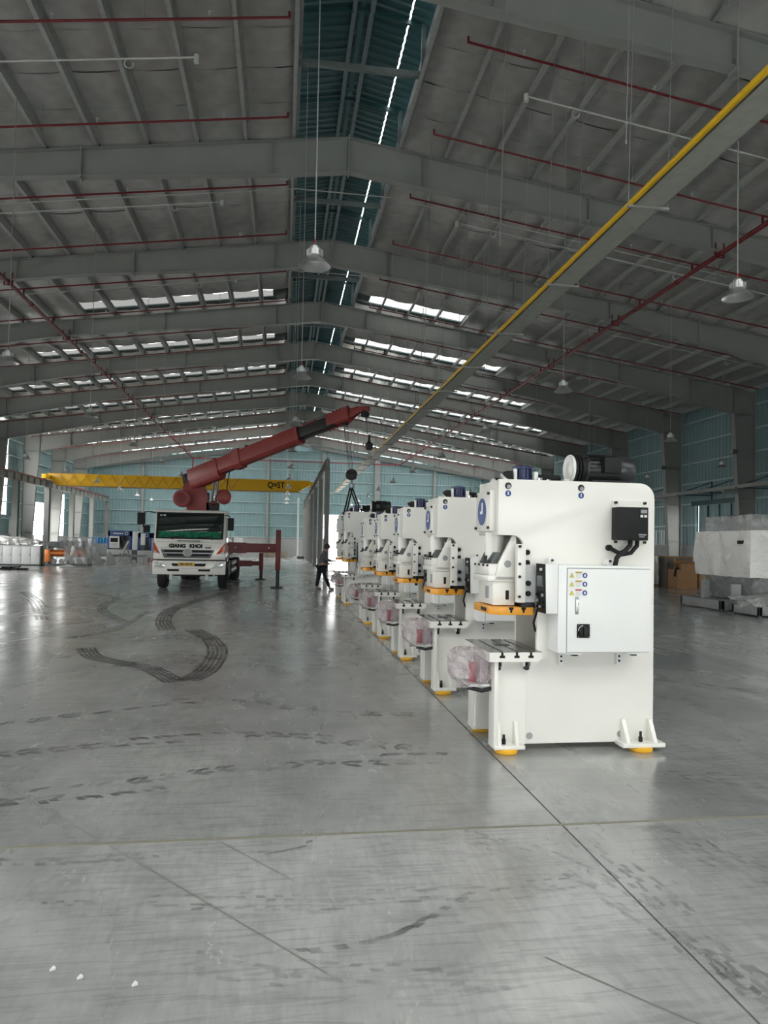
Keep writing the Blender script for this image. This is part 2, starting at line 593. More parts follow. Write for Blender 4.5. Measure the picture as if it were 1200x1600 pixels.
for path, w, ln, bl, gp, dr in [
    ([(-3.09, 11.9), (-2.74, 11.0), (-2.22, 10.43), (-1.76, 10.0), (-1.27, 9.0)], .30, 5, 3, .01, .0),
    ([(-1.14, 9.07), (-.98, 9.77), (-.95, 10.7), (-1.0, 11.7), (-1.28, 13.1), (-1.68, 14.2)], .34, 5, 3, .01, .0),
    ([(-2.17, 14.2), (-2.53, 15.9), (-2.72, 18.3), (-2.5, 20.7), (-1.93, 24.6)], .36, 5, 3, .01, .0),
    ([(-8.3, 24.2), (-6.7, 20.6), (-5.0, 16.0)], .4, 4, 3, .01, .1),
    ([(-6.0, 23.6), (-4.9, 21.9), (-4.4, 18.5), (-3.2, 15.5)], .36, 4, 3, .01, .15),
    ([(-3.25, 18.0), (-3.15, 14.2), (-3.72, 13.0)], .3, 4, 3, .01, .2),
    ([(-1.6, 4.1), (-1.1, 4.06), (-.63, 4.09)], .10, 2, .09, .03, .1),
    ([(-.10, 4.05), (.05, 4.08), (.22, 4.17)], .07, 2, .05, .02, .05),
    ([(1.81, 4.2), (1.9, 3.5), (1.92, 2.95), (1.93, 2.4)], .22, 6, .05, .03, .35),
    ([(1.12, 4.2), (1.52, 3.8), (1.76, 3.25), (1.88, 2.8), (1.96, 2.5)], .24, 6, .05, .03, .45),
    ([(.04, 3.06), (.49, 3.13), (.84, 3.37), (1.0, 3.5)], .05, 1, .10, .02, .05),
    ([(-1.1, 3.56), (-.24, 3.52), (.41, 3.48), (1.54, 3.49)], .20, 6, .05, .03, .5),
    ([(-2.5, 6.07), (-1.3, 6.36), (-.2, 6.48), (1.14, 6.07)], .30, 3, .16, .07, .4),
    ([(-2.2, 5.0), (-1.25, 5.17), (-.49, 5.44), (.44, 5.68), (1.4, 5.68)], .34, 4, .14, .08, .45),
    ([(2.4, 4.2), (2.47, 3.8), (2.63, 3.4), (2.8, 2.9)], .28, 7, .05, .03, .4),
    ([(3.4, 10.0), (5.1, 8.9), (5.5, 8.3), (6.0, 8.0), (7.2, 7.4)], .3, 4, .4, .1, .4),
    ([(3.0, 5.2), (3.6, 4.9), (4.2, 4.6), (5.0, 4.3)], .3, 4, .1, .06, .35),
    ([(-.33, 3.06), (.34, 2.85), (.97, 2.82)], .22, 6, .05, .03, .55),
    ([(-2.6, 7.06), (-.94, 7.95), (.3, 7.42), (1.5, 7.2)], .3, 3, .2, .1, .5),
    ([(2.2, 4.12), (2.32, 4.16), (2.5, 4.1)], .10, 3, .08, .02, .2),
]:
    ribbon(path, w, ln, bl, gp, skew=.04, drop=dr, material=M['tyre_strong'] if bl > 1 and dr == 0 else (M['tyre'] if min(p[1] for p in path) > 4.6 or w <= .10 else M['tyre_faint']))
for path, w in [([(-1.94, 5.36), (-1.04, 4.35), (.22, 2.9)], .012), ([(1.15, 2.91), (1.42, 2.6), (1.6, 2.4)], .012), ([(-.9, 4.9), (-.3, 4.2), (.1, 3.7)], .008)]:
    ribbon(path, w, 1, 9, .01, 'hairline_crack', M['dust'])

# ================================================================== PORTAL FRAMES
def depth(d):
    """rafter depth against distance from the ridge"""
    K = [(0, 1.0), (2, .99), (9, .72), (13, .76), (18, 1.1), (22.1, 1.42)]
    for (a, p), (b, q) in zip(K, K[1:]):
        if d <= b:
            return p + (q - p) * (d - a) / (b - a)
    return K[-1][1]

HALF = 23.25
DS = [0, 1.9, 5.2, 9, 13, 18, HALF - .75]


def frame_meshes():
    out = {}
    for side in (-1, 1):
        web, tf, bf, st, bo = MB(), MB(), MB(), MB(), MB()
        tp = [(side * d, -SL * d) for d in DS]
        bt = [(side * d, -SL * d - depth(d)) for d in DS]
        web.prism(tp + bt[::-1], 'y', -.007, .007)
        for (a, b) in zip(tp, tp[1:]):
            tf.beam((a[0], 0, a[1]), (b[0], 0, b[1]), .28, .022, up=(0, 1, 0)) if False else tf.prism([a, b, (b[0], b[1] - .022), (a[0], a[1] - .022)], 'y', -.14, .14)
        for (a, b) in zip(bt, bt[1:]):
            bf.prism([a, b, (b[0], b[1] + .022), (a[0], a[1] + .022)], 'y', -.14, .14)
        plates = []
        for d in (.0, 7.4, 15.5):
            s = MB()
            zt, zb = -SL * d + .05, -SL * d - depth(d) - .06
            s.bx(side * d - .02, side * d + .02, -.15, .15, zb, zt)
            for k in range(5):
                zz = zb + .10 + (zt - zb - .2) * k / 4
                for yy in (-.075, .075):
                    s.cyl((side * d - .05, yy, zz), (side * d + .05, yy, zz), .018, n=6)
            plates.append(s)
        for d in (2.2, 11.5, 19.5):
            st.bx(side * d - .006, side * d + .006, -.135, .135, -SL * d - depth(d) + .02, -SL * d - .02)
        # column: outer face plumb, inner face tapering to the base
        xo, xi, xb = HALF - .05, HALF - 1.30, HALF - .78
        ztop, zk = -SL * (HALF - .1), -SL * xi - depth(xi)
        cw, cf = MB(), MB()
        base = -ZR + .02
        cw.prism([(side * xo, base), (side * xb, base), (side * xi, zk), (side * xi, -SL * xi - .02), (side * xo, ztop - .02)], 'y', -.008, .008)
        ci = MB().prism([(side * xb, base), (side * (xb + .022), base), (side * (xi + .022), zk), (side * xi, zk)], 'y', -.16, .16)
        co = MB().bx(*sorted((side * xo, side * (xo - .022))), -.16, .16, base, ztop)
        kn = MB().bx(*sorted((side * xi, side * xo)), -.14, .14, zk - .012, zk + .012)
        for k in range(7):
            x = xi + .12 + (xo - xi - .24) * k / 6
            kn.cyl((side * x, -.08, zk - .06), (side * x, -.08, zk + .05), .02, n=6)
        kst = MB().bx(*sorted((side * xi - .008, side * xi + .008)), -.14, .14, zk, -SL * xi - .02)
        for k in range(1, 4):
            z = base + (zk - base) * k / 4
            xx = xb + (xi - xb) * k / 4
            kst.bx(*sorted((side * xx, side * xo)), -.14, .14, z - .006, z + .006)
        bp = MB().bx(*sorted((side * (xb - .08), side * (xo + .08))), -.22, .22, base - .02, base + .02)
        sm = M['steel']
        out[side] = [('rafter_web', web.mesh('rafter_web', sm)), ('rafter_flange', tf.mesh('rafter_flange', sm)), ('rafter_flange', bf.mesh('rafter_flange', sm)),
                     ('web_stiffener', st.mesh('web_stiffener', sm)), ('column_web', cw.mesh('column_web', sm)), ('column_flange', ci.mesh('column_flange', sm)),
                     ('column_flange', co.mesh('column_flange', sm)), ('knee_plate', kn.mesh('knee_plate', sm)), ('column_stiffener', kst.mesh('column_stiffener', sm)),
                     ('base_plate', bp.mesh('base_plate', sm))] + [('splice_plate', s.mesh('splice_plate', sm)) for s in plates[(0 if side > 0 else 1):]]
    return out

FM = frame_meshes()
clip = MB().bx(-.035, .035, -.006, .006, -.02, .30).bx(-.006, .006, -.05, .05, -.02, .26).mesh('purlin_clip', M['steel_dk'])
PD = [1.55 + 1.352 * k for k in range(17)]
for i, y in enumerate(FY):
    f = setting('portal_frame', 'grey steel portal frame of the hall, ' + nth(i))
    f.location = (XC, y, ZR)
    for side in (-1, 1):
        for nm, me in FM[side]:
            link(nm, me, f)
        if y > 9:
            for d in PD:
                if d < 22.6:
                    link('purlin_clip', clip, f, (side * d, 0, -SL * d))
# gable end frame: a light beam on the far wall
gf = setting('gable_frame', 'grey steel gable beam along the top of the far wall')
gf.location = (XC, Y1 - .45, ZR)
for side in (-1, 1):
    d1 = HALF - .2
    MB().prism([(0, 0), (side * d1, -SL * d1), (side * d1, -SL * d1 - .34), (0, -.34)], 'y', -.006, .006).build('rafter_web', M['steel'], gf)
    MB().prism([(0, -.34), (side * d1, -SL * d1 - .34), (side * d1, -SL * d1 - .36), (0, -.36)], 'y', -.1, .1).build('rafter_flange', M['steel'], gf)

# ================================================================== ROOF
ceil = setting('ceiling', 'pitched roof with reflective insulation foil and steel purlins')
ceil.location = (XC, 0, ZR)
# purlins: Z sections running the whole length
pz = [(-.10, .04), (0, .04), (0, .285), (.09, .285), (.09, .30), (-.012, .30), (-.012, .055), (-.085, .055), (-.085, .075), (-.10, .075)]
pur = MB().prism(pz, 'y', Y0, Y1 - .3).mesh('purlin', M['galv'])
for side in (-1, 1):
    for d in PD:
        link('purlin', pur, ceil, (side * d, 0, -SL * d))
# insulation sheets: five per bay and slope, sagging between purlins; the one at each frame droops onto it
def sheet_mesh(length, droop, seed, ml=None, mr=None, dmin=0, dmax=99):
    rnd = random.Random(seed)
    m = MB()
    cols = []
    for k in range(len(PD) - 1):
        for q in range(4):
            d = PD[k] + 1.352 * q / 4
            cols.append((d, -.05 * math.sin(PI * q / 4)))
    cols.append((PD[-1] + .05, 0))
    cols = [c for c in cols if dmin - .01 <= c[0] <= dmax + .01]
    rows = [0, .25, .5, .75, .88, 1.0] if droop else [0, .33, .66, 1]
    vs = []
    for r in rows:
        for d, sag in cols:
            dz = sag * (1 + .3 * rnd.uniform(-1, 1))
            if droop:
                t = max(0, (r - .45) / .55)
                dz -= .26 * t * t * (.75 if abs(sag) < 1e-6 else 1.0)
            vs.append((d, r * length, .315 - SL * d + dz))
    n = len(cols)
    fs = [(a * n + b, a * n + b + 1, (a + 1) * n + b + 1, (a + 1) * n + b) for a in range(len(rows) - 1) for b in range(n - 1)]
    m.add(vs, fs)
    me = m.mesh('insulation_sheet', mr or M['foil'], smooth=True)
    m2 = MB().add([(-x, y, z) for x, y, z in vs], fs).mesh('insulation_sheet', ml or M['foil'], smooth=True)
    return {1: me, -1: m2}

SW = BAY / 5
plain = [sheet_mesh(SW - .02, False, s) for s in range(3)]
clear = sheet_mesh(SW - .02, False, 5, M['skylight_dusty'], M['skylight'])
clean = sheet_mesh(SW - .02, False, 5, M['skylight_clean'], M['skylight_clean'])
droopy = [sheet_mesh(SW - .02, True, 10 + s) for s in range(2)]
LIT = {}
edges_y = [FY[0] - BAY] + FY + [FY[-1] + BAY]
for b in range(len(edges_y) - 1):
    for k in range(5):
        y = edges_y[b] + k * SW
        if y + SW > Y1 + .2 or y < Y0 - .2:
            continue
        for side in (-1, 1):
            if edges_y[b + 1] < 5 and k != 0 and k != 4:  # unseen rooflights added behind the camera for light from above
                link('rooflight_sheet', clean[side], ceil, (0, y, 0))
                continue
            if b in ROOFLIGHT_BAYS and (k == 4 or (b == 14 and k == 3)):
                reach = PD[min(16, {7: 4, 8: 7, 9: 10, 10: 13}.get(b, 16) + (3 if side < 0 else 0))]  # see-through strip imitates foil sheen, its length set bay by bay
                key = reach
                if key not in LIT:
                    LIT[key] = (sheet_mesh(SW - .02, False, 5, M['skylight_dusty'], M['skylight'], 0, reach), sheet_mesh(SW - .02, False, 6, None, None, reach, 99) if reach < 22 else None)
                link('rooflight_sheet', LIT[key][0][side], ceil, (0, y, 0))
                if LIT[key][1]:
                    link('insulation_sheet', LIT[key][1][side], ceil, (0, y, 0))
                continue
            if b in (12, 13, 14) and k in (1, 2):  # rooflights added out of sight behind the rafters to brighten the far end
                link('rooflight_sheet', clean[side], ceil, (0, y, 0))
                continue
            src = droopy[(b + k) % 2] if k == 4 else plain[(b + k) % 3]
            link('insulation_sheet', src[side], ceil, (0, y, -.006 * (k % 2)))
for side in (-1, 1):
    REACH = lambda b: PD[min(16, {7: 4, 8: 7, 9: 10, 10: 13}.get(b, 16) + (3 if side < 0 else 0))]
    holes = [(edges_y[b] + SW, edges_y[b + 1] - SW, 22.9) for b in range(len(edges_y) - 1) if edges_y[b + 1] < 5 and edges_y[b] > Y0 - 1] + \
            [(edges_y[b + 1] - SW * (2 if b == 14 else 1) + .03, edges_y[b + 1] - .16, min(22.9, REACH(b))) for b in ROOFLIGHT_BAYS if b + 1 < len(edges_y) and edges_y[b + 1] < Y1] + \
            [(edges_y[b] + SW + .03, edges_y[b] + 3 * SW - .03, 22.9) for b in (12, 13, 14)]

    def roof_piece(d0, d1, ya, yb):
        q = [(side * d, .37 - SL * d) for d in (d0, d1)]
        MB().prism([q[0], q[1], (q[1][0], q[1][1] + .06), (q[0][0], q[0][1] + .06)], 'y', ya, yb).build('roof_sheet', M['teal'], ceil)
    a = Y0
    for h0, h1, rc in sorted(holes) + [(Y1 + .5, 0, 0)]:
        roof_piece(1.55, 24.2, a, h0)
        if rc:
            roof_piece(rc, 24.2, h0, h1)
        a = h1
    # upstand of the ridge opening
    MB().bx(side * 1.55 - .02, side * 1.55 + .02, Y0, Y1, -.22 + .05, .42).build('ridge_upstand', M['galv_dk'], ceil)
    MB().bx(side * .22 - .05, side * .22 + .05, Y0, Y1, 1.10, 1.25).build('monitor_purlin', M['galv_dk'], ceil)

# ridge ventilator: raised corrugated hood open along both sides
hood = setting('ceiling_ridge_hood', 'dark teal corrugated ridge ventilator hood')
hood.location = (XC, 0, ZR)


def corrugated(name, length, width, pitch=.25, dep=.035, flat=.6):
    """sheet in local x (ribs repeat) and y (run of the ribs)"""
    xs_, zs_ = [], []
    n = max(1, round(width / pitch))
    p = width / n
    for k in range(n):
        x = k * p
        for fx, fz in ((0, 0), (flat * .5, 0), (flat * .5 + .1, 1), (.9, 1), (1.0, 0)):
            if k and fx == 0:
                continue
            xs_.append(x + fx * p)
            zs_.append(fz * dep)
    return xs_, zs_


for side in (-1, 1):
    for b in range(len(edges_y) - 1):
        y0, y1 = max(edges_y[b], Y0), min(edges_y[b + 1], Y1)
        if y1 - y0 < .5:
            continue
        m = MB()
        yy, zz = corrugated('', 0, y1 - y0, .28, .05)
        n = len(yy)
        # the right half leaves an open slit between its upper and lower sheet
        for d0, d1 in ((.06, 1.13), (1.165, 2.35)) if side > 0 else ((.06, 2.35),):
            m = MB()
            vs = [(side * d0, y0 + a, 1.28 - (d0 - .06) * .21 + c) for a, c in zip(yy, zz)] + [(side * d1, y0 + a, 1.28 - (d1 - .06) * .21 + c) for a, c in zip(yy, zz)]
            m.add(vs, [(i, i + 1, n + i + 1, n + i) for i in range(n - 1)])
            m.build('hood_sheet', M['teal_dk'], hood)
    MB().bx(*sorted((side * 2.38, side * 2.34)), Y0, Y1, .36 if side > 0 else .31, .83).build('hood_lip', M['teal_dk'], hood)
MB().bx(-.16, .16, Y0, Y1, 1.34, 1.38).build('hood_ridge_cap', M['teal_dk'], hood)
for i, y in enumerate(FY + [a + 3.5 for a in FY]):
    for side in (-1, 1):
        MB().bx(side * 1.5 - .05, side * 1.5 + .05, y - .04, y + .04, -.1, 1.0).build('hood_post', M['galv_dk'], hood)
        MB().beam((side * 1.5, y, .95), (0, y, 1.2), .06, .12).build('hood_tie', M['teal_dk'], hood)
for y in [a + 3.99 for a in FY]:
    MB().prism([(-1.6, -.02), (1.6, -.02), (1.6, .13), (-1.6, .13)], 'y', y - .05, y + .05).build('ridge_strut', M['galv_dk'], hood)

# ================================================================== WALLS
def cladding(parent, width, z0, z1f, place, material, n_ribs=3, dep=.04):
    """vertical corrugated sheet of given width; place(u, out, z) -> local xyz"""
    us, ds = corrugated('', 0, width, width / n_ribs, dep)
    n = len(us)
    vs = [place(u, d, z0) for u, d in zip(us, ds)] + [place(u, d, z1f(u)) for u, d in zip(us, ds)]
    return MB().add(vs, [(i, i + 1, n + i + 1, n + i) for i in range(n - 1)])

wf = setting('wall_far', 'teal corrugated far gable wall')
DOOR = (5.3, 9.5, 5.2)
k = 0
x = XL
while x < XR - .1:
    w = min(1.05, XR - x)
    lo = DOOR[2] if (x + w > DOOR[0] and x < DOOR[1]) else 2.3
    cladding(wf, w, lo, lambda u, x=x: roofz(x + u) + .3, lambda u, d, z, x=x: (x + u, Y1 + .05 - d, z), M['teal']).build('cladding_sheet', M['teal'], wf)
    x += w
for a, b in ((XL, DOOR[0]), (DOOR[1], XR)):
    MB().bx(a, b, Y1 - .02, Y1 + .18, 0, 2.3).build('plinth', M['plinth'], wf)
for z in (2.36, 3.7, 5.2, 6.5, 7.8, 9.1, 10.4, 11.7, 12.8):
    d = (ZR - z - .2) / SL
    a, b = max(XL + .1, XC - d), min(XR - .1, XC + d)
    if z < 5:
        MB().bx(a, DOOR[0], Y1 - .10, Y1 - .03, z - .04, z + .04).build('girt', M['girt'], wf)
        MB().bx(DOOR[1], b, Y1 - .10, Y1 - .03, z - .04, z + .04).build('girt', M['girt'], wf)
    else:
        MB().bx(a, b, Y1 - .10, Y1 - .03, z - .04, z + .04).build('girt', M['girt'], wf)
for x in (-16, -9.2, -1.8, 4.7, 11.2, 18.3):
    big = .5 if x in (11.2,) else .22
    MB().bx(x - big / 2 * 1.2, x + big / 2 * 1.2, Y1 - .55 if big > .3 else Y1 - .32, Y1 - .12, 0, roofz(x) - .3).build('gable_post', M['steel'], wf)
# low strip windows in the far wall behind the truck
def louvre_window(parent, n, x0, x1, z0, z1, y, axis='x', label=None):
    w = setting('window_%d' % n, label)
    def P(m, a0, a1, c0, c1, d0, d1):
        if axis == 'x':
            m.bx(a0, a1, y + d0, y + d1, c0, c1)
        else:
            m.bx(*sorted((y + d0, y + d1)), a0, a1, c0, c1)
        return m
    m = MB()
    P(m, x0, x1, z0 - .05, z0, -.06, .06); P(m, x0, x1, z1, z1 + .05, -.06, .06)
    P(m, x0 - .05, x0, z0 - .05, z1 + .05, -.06, .06); P(m, x1, x1 + .05, z0 - .05, z1 + .05, -.06, .06)
    m.build('window_frame', M['girt'], w)
    k = max(1, round((x1 - x0) / .9))
    for q in range(1, k):
        xx = x0 + (x1 - x0) * q / k
        P(MB(), xx - .02, xx + .02, z0, z1, -.04, .04).build('mullion', M['steel_dk'], w)
    nn = int((z1 - z0) / .14)
    for q in range(nn):
        zz = z0 + (z1 - z0) * (q + .5) / nn
        P(MB(), x0, x1, zz - .004, zz + .028, -.03, .0).build('slat', M['girt'], w)
    P(MB(), x0, x1, z0, z1, .02, .028).build('pane', mat('window_glass', (.75, .85, .85), .1, 0, .02), w)

wr = setting('wall_right', 'teal corrugated long wall beyond the wrapped machines')
y = Y0
RD = (35.2, 39.8, 4.6)      # sliding door in the right wall
while y < Y1 - .05:
    w = min(1.0, Y1 - y)
    ztop = roofz(XR) + .35
    segs = []
    if y < 25:
        segs = [(3.2, ztop)]
    elif y + w > RD[0] and y < RD[1]:
        segs = [(RD[2], ztop)]
    else:
        segs = [(2.05, ztop)]
    for a, b in segs:
        cladding(wr, w, a, lambda u, b=b: b, lambda u, d, z, y=y: (XR + .03 - d, y + u, z), M['teal']).build('cladding_sheet', M['teal'], wr)
    y += w
for a, b in ((Y0, RD[0]), (RD[1], Y1)):
    MB().bx(XR - .05, XR + .15, a, b, 0, 2.05).build('plinth', M['plinth'], wr)
for z in (3.3, 4.62, 5.9, 7.15, 8.42, 9.7):
    a0 = 25 if z < 6 else Y0
    if z < 4.5:
        MB().bx(XR - .12, XR - .04, a0, RD[0], z - .045, z + .045).build('girt', M['girt'], wr)
        MB().bx(XR - .12, XR - .04, RD[1], Y1, z - .045, z + .045).build('girt', M['girt'], wr)
    else:
        MB().bx(XR - .12, XR - .04, a0, Y1, z - .045, z + .045).build('girt', M['girt'], wr)
# sliding door leaf with its tubular frame, left a hand's breadth open
sd = setting('door_1', 'teal sliding door in the right wall, slightly open')
for q in range(4):
    yq = RD[0] + 1.08 * q
    cladding(sd, 1.08, .05, lambda u: RD[2] - .12, lambda u, d, z, y=yq: (XR - .18 - d * .5, y + u, z), M['teal']).build('cladding_sheet', M['teal'], sd)
for yq in (RD[0], RD[0] + 1.1, RD[0] + 2.2, RD[0] + 3.3, RD[0] + 4.32):
    MB().bx(XR - .27, XR - .21, yq - .03, yq + .03, .05, RD[2] - .1).build('door_stile', M['teal_dk'], sd)
for z in (.08, 1.5, 3.0, RD[2] - .13):
    MB().bx(XR - .27, XR - .21, RD[0], RD[0] + 4.32, z - .03, z + .03).build('door_rail', M['girt'], sd)
MB().bx(XR - .32, XR + .02, RD[0] - .3, RD[1] + .3, RD[2] - .14, RD[2] + .14).build('door_track', M['teal_dk'], sd)
# canopy truss brackets over the door
for yq in (30.5, 33.0, 36.2, 38.4, 43.5, 46.0):
    b = MB().bx(XR - .1, XR - .04, yq - .03, yq + .03, 4.62, 5.95)
    b.beam((XR - .1, yq, 5.8), (23.1, yq, 5.06), .05, .05).bx(23.0, XR, yq - .02, yq + .02, 4.98, 5.03)
    b.build('wall_bracket', M['teal_dk'], wr)
louvre_window(wr, 1, 42.6, 47.2, 2.1, 3.0, XR - .02, 'y', 'louvred strip window low in the right wall')
louvre_window(wr, 2, 49.6, 54.2, 2.1, 3.0, XR - .02, 'y', 'louvred strip window further along the right wall')

wl = setting('wall_left', 'teal corrugated long wall on the truck side')
LOP = [(57.6, 59.3, 3.6, 9.9), (66.4, 69.0, 0, 5.0), (73.3, 74.9, 2.3, 6.2)]
y = Y0
while y < Y1 - .05:
    w = min(1.0, Y1 - y)
    ztop = roofz(XL) + .35
    segs = [(4.25, ztop)] if y < 52 else [(2.05, ztop)]
    for a, b, c, d in LOP:
        if y + w > a + .2 and y < b - .2:
            segs = [s for s in ((2.05, c), (d, ztop)) if s[1] - s[0] > .3]
    for a, b in segs:
        cladding(wl, w, a, lambda u, b=b: b, lambda u, d, z, y=y: (XL - .03 + d, y + u, z), M['teal']).build('cladding_sheet', M['teal'], wl)
    y += w
for a, b in ((Y0, 66.4), (69, Y1)):
    MB().bx(XL - .15, XL + .05, a, b, 0, 2.05).build('plinth', M['plinth'], wl)
for z in (3.3, 4.62, 5.9, 7.15, 8.42, 9.7):
    a0 = 52 if z < 6 else Y0
    for a, b in ((a0, 66.4), (69.0, Y1)) if z < 5 else ((a0, Y1),):
        MB().bx(XL + .04, XL + .12, a, b, z - .045, z + .045).build('girt', M['girt'], wl)
louvre_window(wl, 3, 60.4, 62.6, 2.1, 3.4, XL + .02, 'y', 'louvred window low in the left wall beside the nearest runway column')
louvre_window(wl, 4, 63.8, 66.0, 2.1, 3.4, XL + .02, 'y', 'louvred window low in the left wall before the bright doorway')
louvre_window(wl, 5, 70.8, 73.0, 2.1, 3.4, XL + .02, 'y', 'louvred window low in the left wall past the bright doorway')

wn = setting('wall_near', 'rear wall behind the camera with a wide loading door')
MB().bx(XL, RDOOR[0], Y0 - .2, Y0, 0, 9.6).bx(RDOOR[1], XR, Y0 - .2, Y0, 0, 9.6).bx(RDOOR[0], RDOOR[1], Y0 - .2, Y0, RDOOR[2], 9.6).build('rear_cladding', M['teal'], wn)
MB().prism([(XL, 9.6), (XR, 9.6), (XR, roofz(XR) + .3), (XC, ZR + .3), (XL, roofz(XL) + .3)], 'y', Y0 - .2, Y0).build('rear_gable', M['teal'], wn)

for nm, cx_ in (('trim_1', XL), ('trim_2', XR)):
    o = MB().bx(cx_ - .3, cx_ + .3, Y1 - .35, Y1 + .3, 0, roofz(cx_) + .3).build(nm, M['teal'])
    tag(o, 'teal corner flashing where the long wall meets the far wall', None, None, 'structure')

# ================================================================== RAISED SERVICES
# overhead lighting track: yellow conductor bar beside a pale tray hung on rods
TX, TZ = 5.52, 7.37
tr = thing('lighting_track', 'long pale metal tray with yellow conductor bar hung below the right roof slope', 'track', (TX, 0, TZ))
m = MB().bx(.02, .50, 6.0, 76, -.035, -.03)
m.bx(.02, .03, 6.0, 76, -.035, .05).bx(.49, .50, 6.0, 76, -.035, .05)
m.build('tray', mat('tray_grey', (.34, .35, .31), .5), tr)
MB().cyl((-.035, 6.0, .0), (-.035, 76, .0), .045, n=12).build('conductor_bar', M['yellow'], tr, smooth=True)
brk = MB().bx(-.10, .62, -.025, .025, -.075, -.037).mesh('bracket', M['galv'])
rodm = MB().cyl((0, 0, 0), (.12, 0, 6.0), .007, n=5).mesh('hanger_rod', M['rod'])
y = 7.05
while y < 75:
    link('bracket', brk, tr, (0, y, 0))
    for x in (-.08, .60):
        zt = roofz(TX + x) + .29 - TZ
        o = link('hanger_rod', rodm, tr, (x, y, -.06))
        o.scale.z = (zt + .06) / 6.0
    y += 3.5

# thin suspension rods of a second track not yet hung, left of the first
for i in range(14):
    y = 9.0 + i * 3.5
    x = 3.9 if i % 2 else 4.6
    o = thing('suspension_rod', 'thin bare steel rod hanging from the roof beside the lighting track, ' + nth(i), 'rod', (x, y, 0), 0, 'bare hanger rods by the track')
    q = MB().cyl((0, 0, 7.4), (.10, 0, roofz(x) + .28), .006, n=5).build('rod_shaft', M['rod'], o)
    MB().cyl((0, 0, 7.36), (0, 0, 7.42), .012, n=6).build('rod_nut', M['rod'], o)

# sprinkler mains
def main_pipe(x, label):
    z = 11.1
    o = thing('sprinkler_main', label, 'pipe', (x, 0, z))
    MB().cyl((0, 14.0, 0), (0, 81.0, 0), .075, n=12).build('pipe_run', M['red_pipe'], o, smooth=True)
    cl = MB().bx(-.16, .16, -.03, .03, -.11, -.085).bx(-.16, .16, -.03, .03, .085, .11).bx(-.16, -.12, -.03, .03, -.11, .36).bx(.12, .16, -.03, .03, -.11, .36).mesh('pipe_clamp', M['red_pipe'])
    jr = MB().cyl((0, -.06, 0), (0, .06, 0), .095, n=12).mesh('coupling', M['red_pipe'])
    for y in FY:
        if y > 14:
            link('pipe_clamp', cl, o, (0, y, 0))
            link('coupling', jr, o, (0, y + 2.4, 0))
    return o

main_pipe(13.47, 'red sprinkler main pipe running lengthwise under the right roof slope')
main_pipe(-10.13, 'red sprinkler main pipe running lengthwise under the left roof slope')
cm = thing('sprinkler_crossing', 'red sprinkler pipe crossing the hall in front of the far wall', 'pipe', (0, 81.0, 11.1))
MB().cyl((-10.13, 0, 0), (13.47, 0, 0), .06, n=8).build('pipe_run', M['red_pipe'], cm)
MB().cyl((-10.13, 0, 0), (-10.13, 0, -6), .06, n=8).build('drop_pipe', M['red_pipe'], cm)

def branch(side, y, i):
    o = thing('sprinkler_branch', 'thin red sprinkler branch pipe under the %s roof slope, %s' % ('right' if side > 0 else 'left', nth(i)), 'pipe', (XC, y, ZR - .50), 0,
              'sprinkler branches')
    d0, d1 = (2.1 if side > 0 else 1.75), 22.0
    MB().cyl((side * d0, 0, -SL * d0), (side * d1, 0, -SL * d1), .028, n=7).cyl((side * (d0 + .02), 0, -SL * d0), (side * (d0 + .02), 0, -SL * d0 + .12), .03, n=6).build('pipe_run', M['red_pipe'], o)
    d = 11.8
    MB().cyl((side * d, 0, -SL * d), (side * d, 0, 11.1 - ZR + .5), .035, n=7).build('riser', M['red_pipe'], o)
    sp = MB().cyl((0, 0, 0), (0, 0, .13), .013, n=5).cyl((0, 0, .13), (0, 0, .145), .035, n=6).mesh('sprinkler_head', M['conduit'])
    hg = MB().cyl((0, 0, 0), (0, 0, .55), .006, n=4).mesh('pipe_hanger', M['rod'])
    for k in range(6):
        dd = 3.4 + 3.1 * k
        link('sprinkler_head', sp, o, (side * dd, 0, -SL * dd))
        link('pipe_hanger', hg, o, (side * (dd + 1.3), 0, -SL * (dd + 1.3)))

for side in (-1, 1):
    i = 0
    y = 11.16
    while y < 80:
        branch(side, y, i)
        i += 1
        y += 3.5

# white lighting conduits strapped across the purlins
for side in (-1, 1):
    for i in range(10):
        y = 16.5 + 7 * i
        o = thing('lighting_conduit', 'white electrical conduit across the purlins of the %s slope, %s' % ('right' if side > 0 else 'left', nth(i)), 'conduit', (XC, y, ZR - .02), 0, 'lighting conduits')
        d0 = 4.1 if side > 0 else 3.9
        MB().cyl((side * d0, 0, -SL * d0), (side * 21.5, 0, -SL * 21.5), .022, n=6).build('conduit_run', M['conduit'], o)
        MB().cyl((side * d0, 0, -SL * d0 + .05), (side * d0, 0, -SL * d0 - .13), .06, n=10).build('junction_box', M['conduit'], o)
        hook = MB().tube([(math.cos(t) * .1, 0, math.sin(t) * .1 - .12) for t in [2.2 + .55 * k for k in range(9)]], .014, 6).mesh('cable_hook', M['conduit'])
        for dd in (5.4, 12.3, 19.1):
            link('cable_hook', hook, o, (side * dd, 0, -SL * dd))
for i in range(9):
    y = 22.9 + 7 * i
    o = thing('crossing_conduit', 'thin white conduit crossing beneath the ridge opening, ' + nth(i), 'conduit', (XC, y, ZR), 0, 'conduits under the ridge')
    MB().tube([(-14, 0, -SL * 14 - .02), (-1.5, 0, -SL * 1.5), (1.6, 0, -SL * 1.6), (14, 0, -SL * 14 - .02)], .018, 6).build('conduit_run', M['conduit'], o)

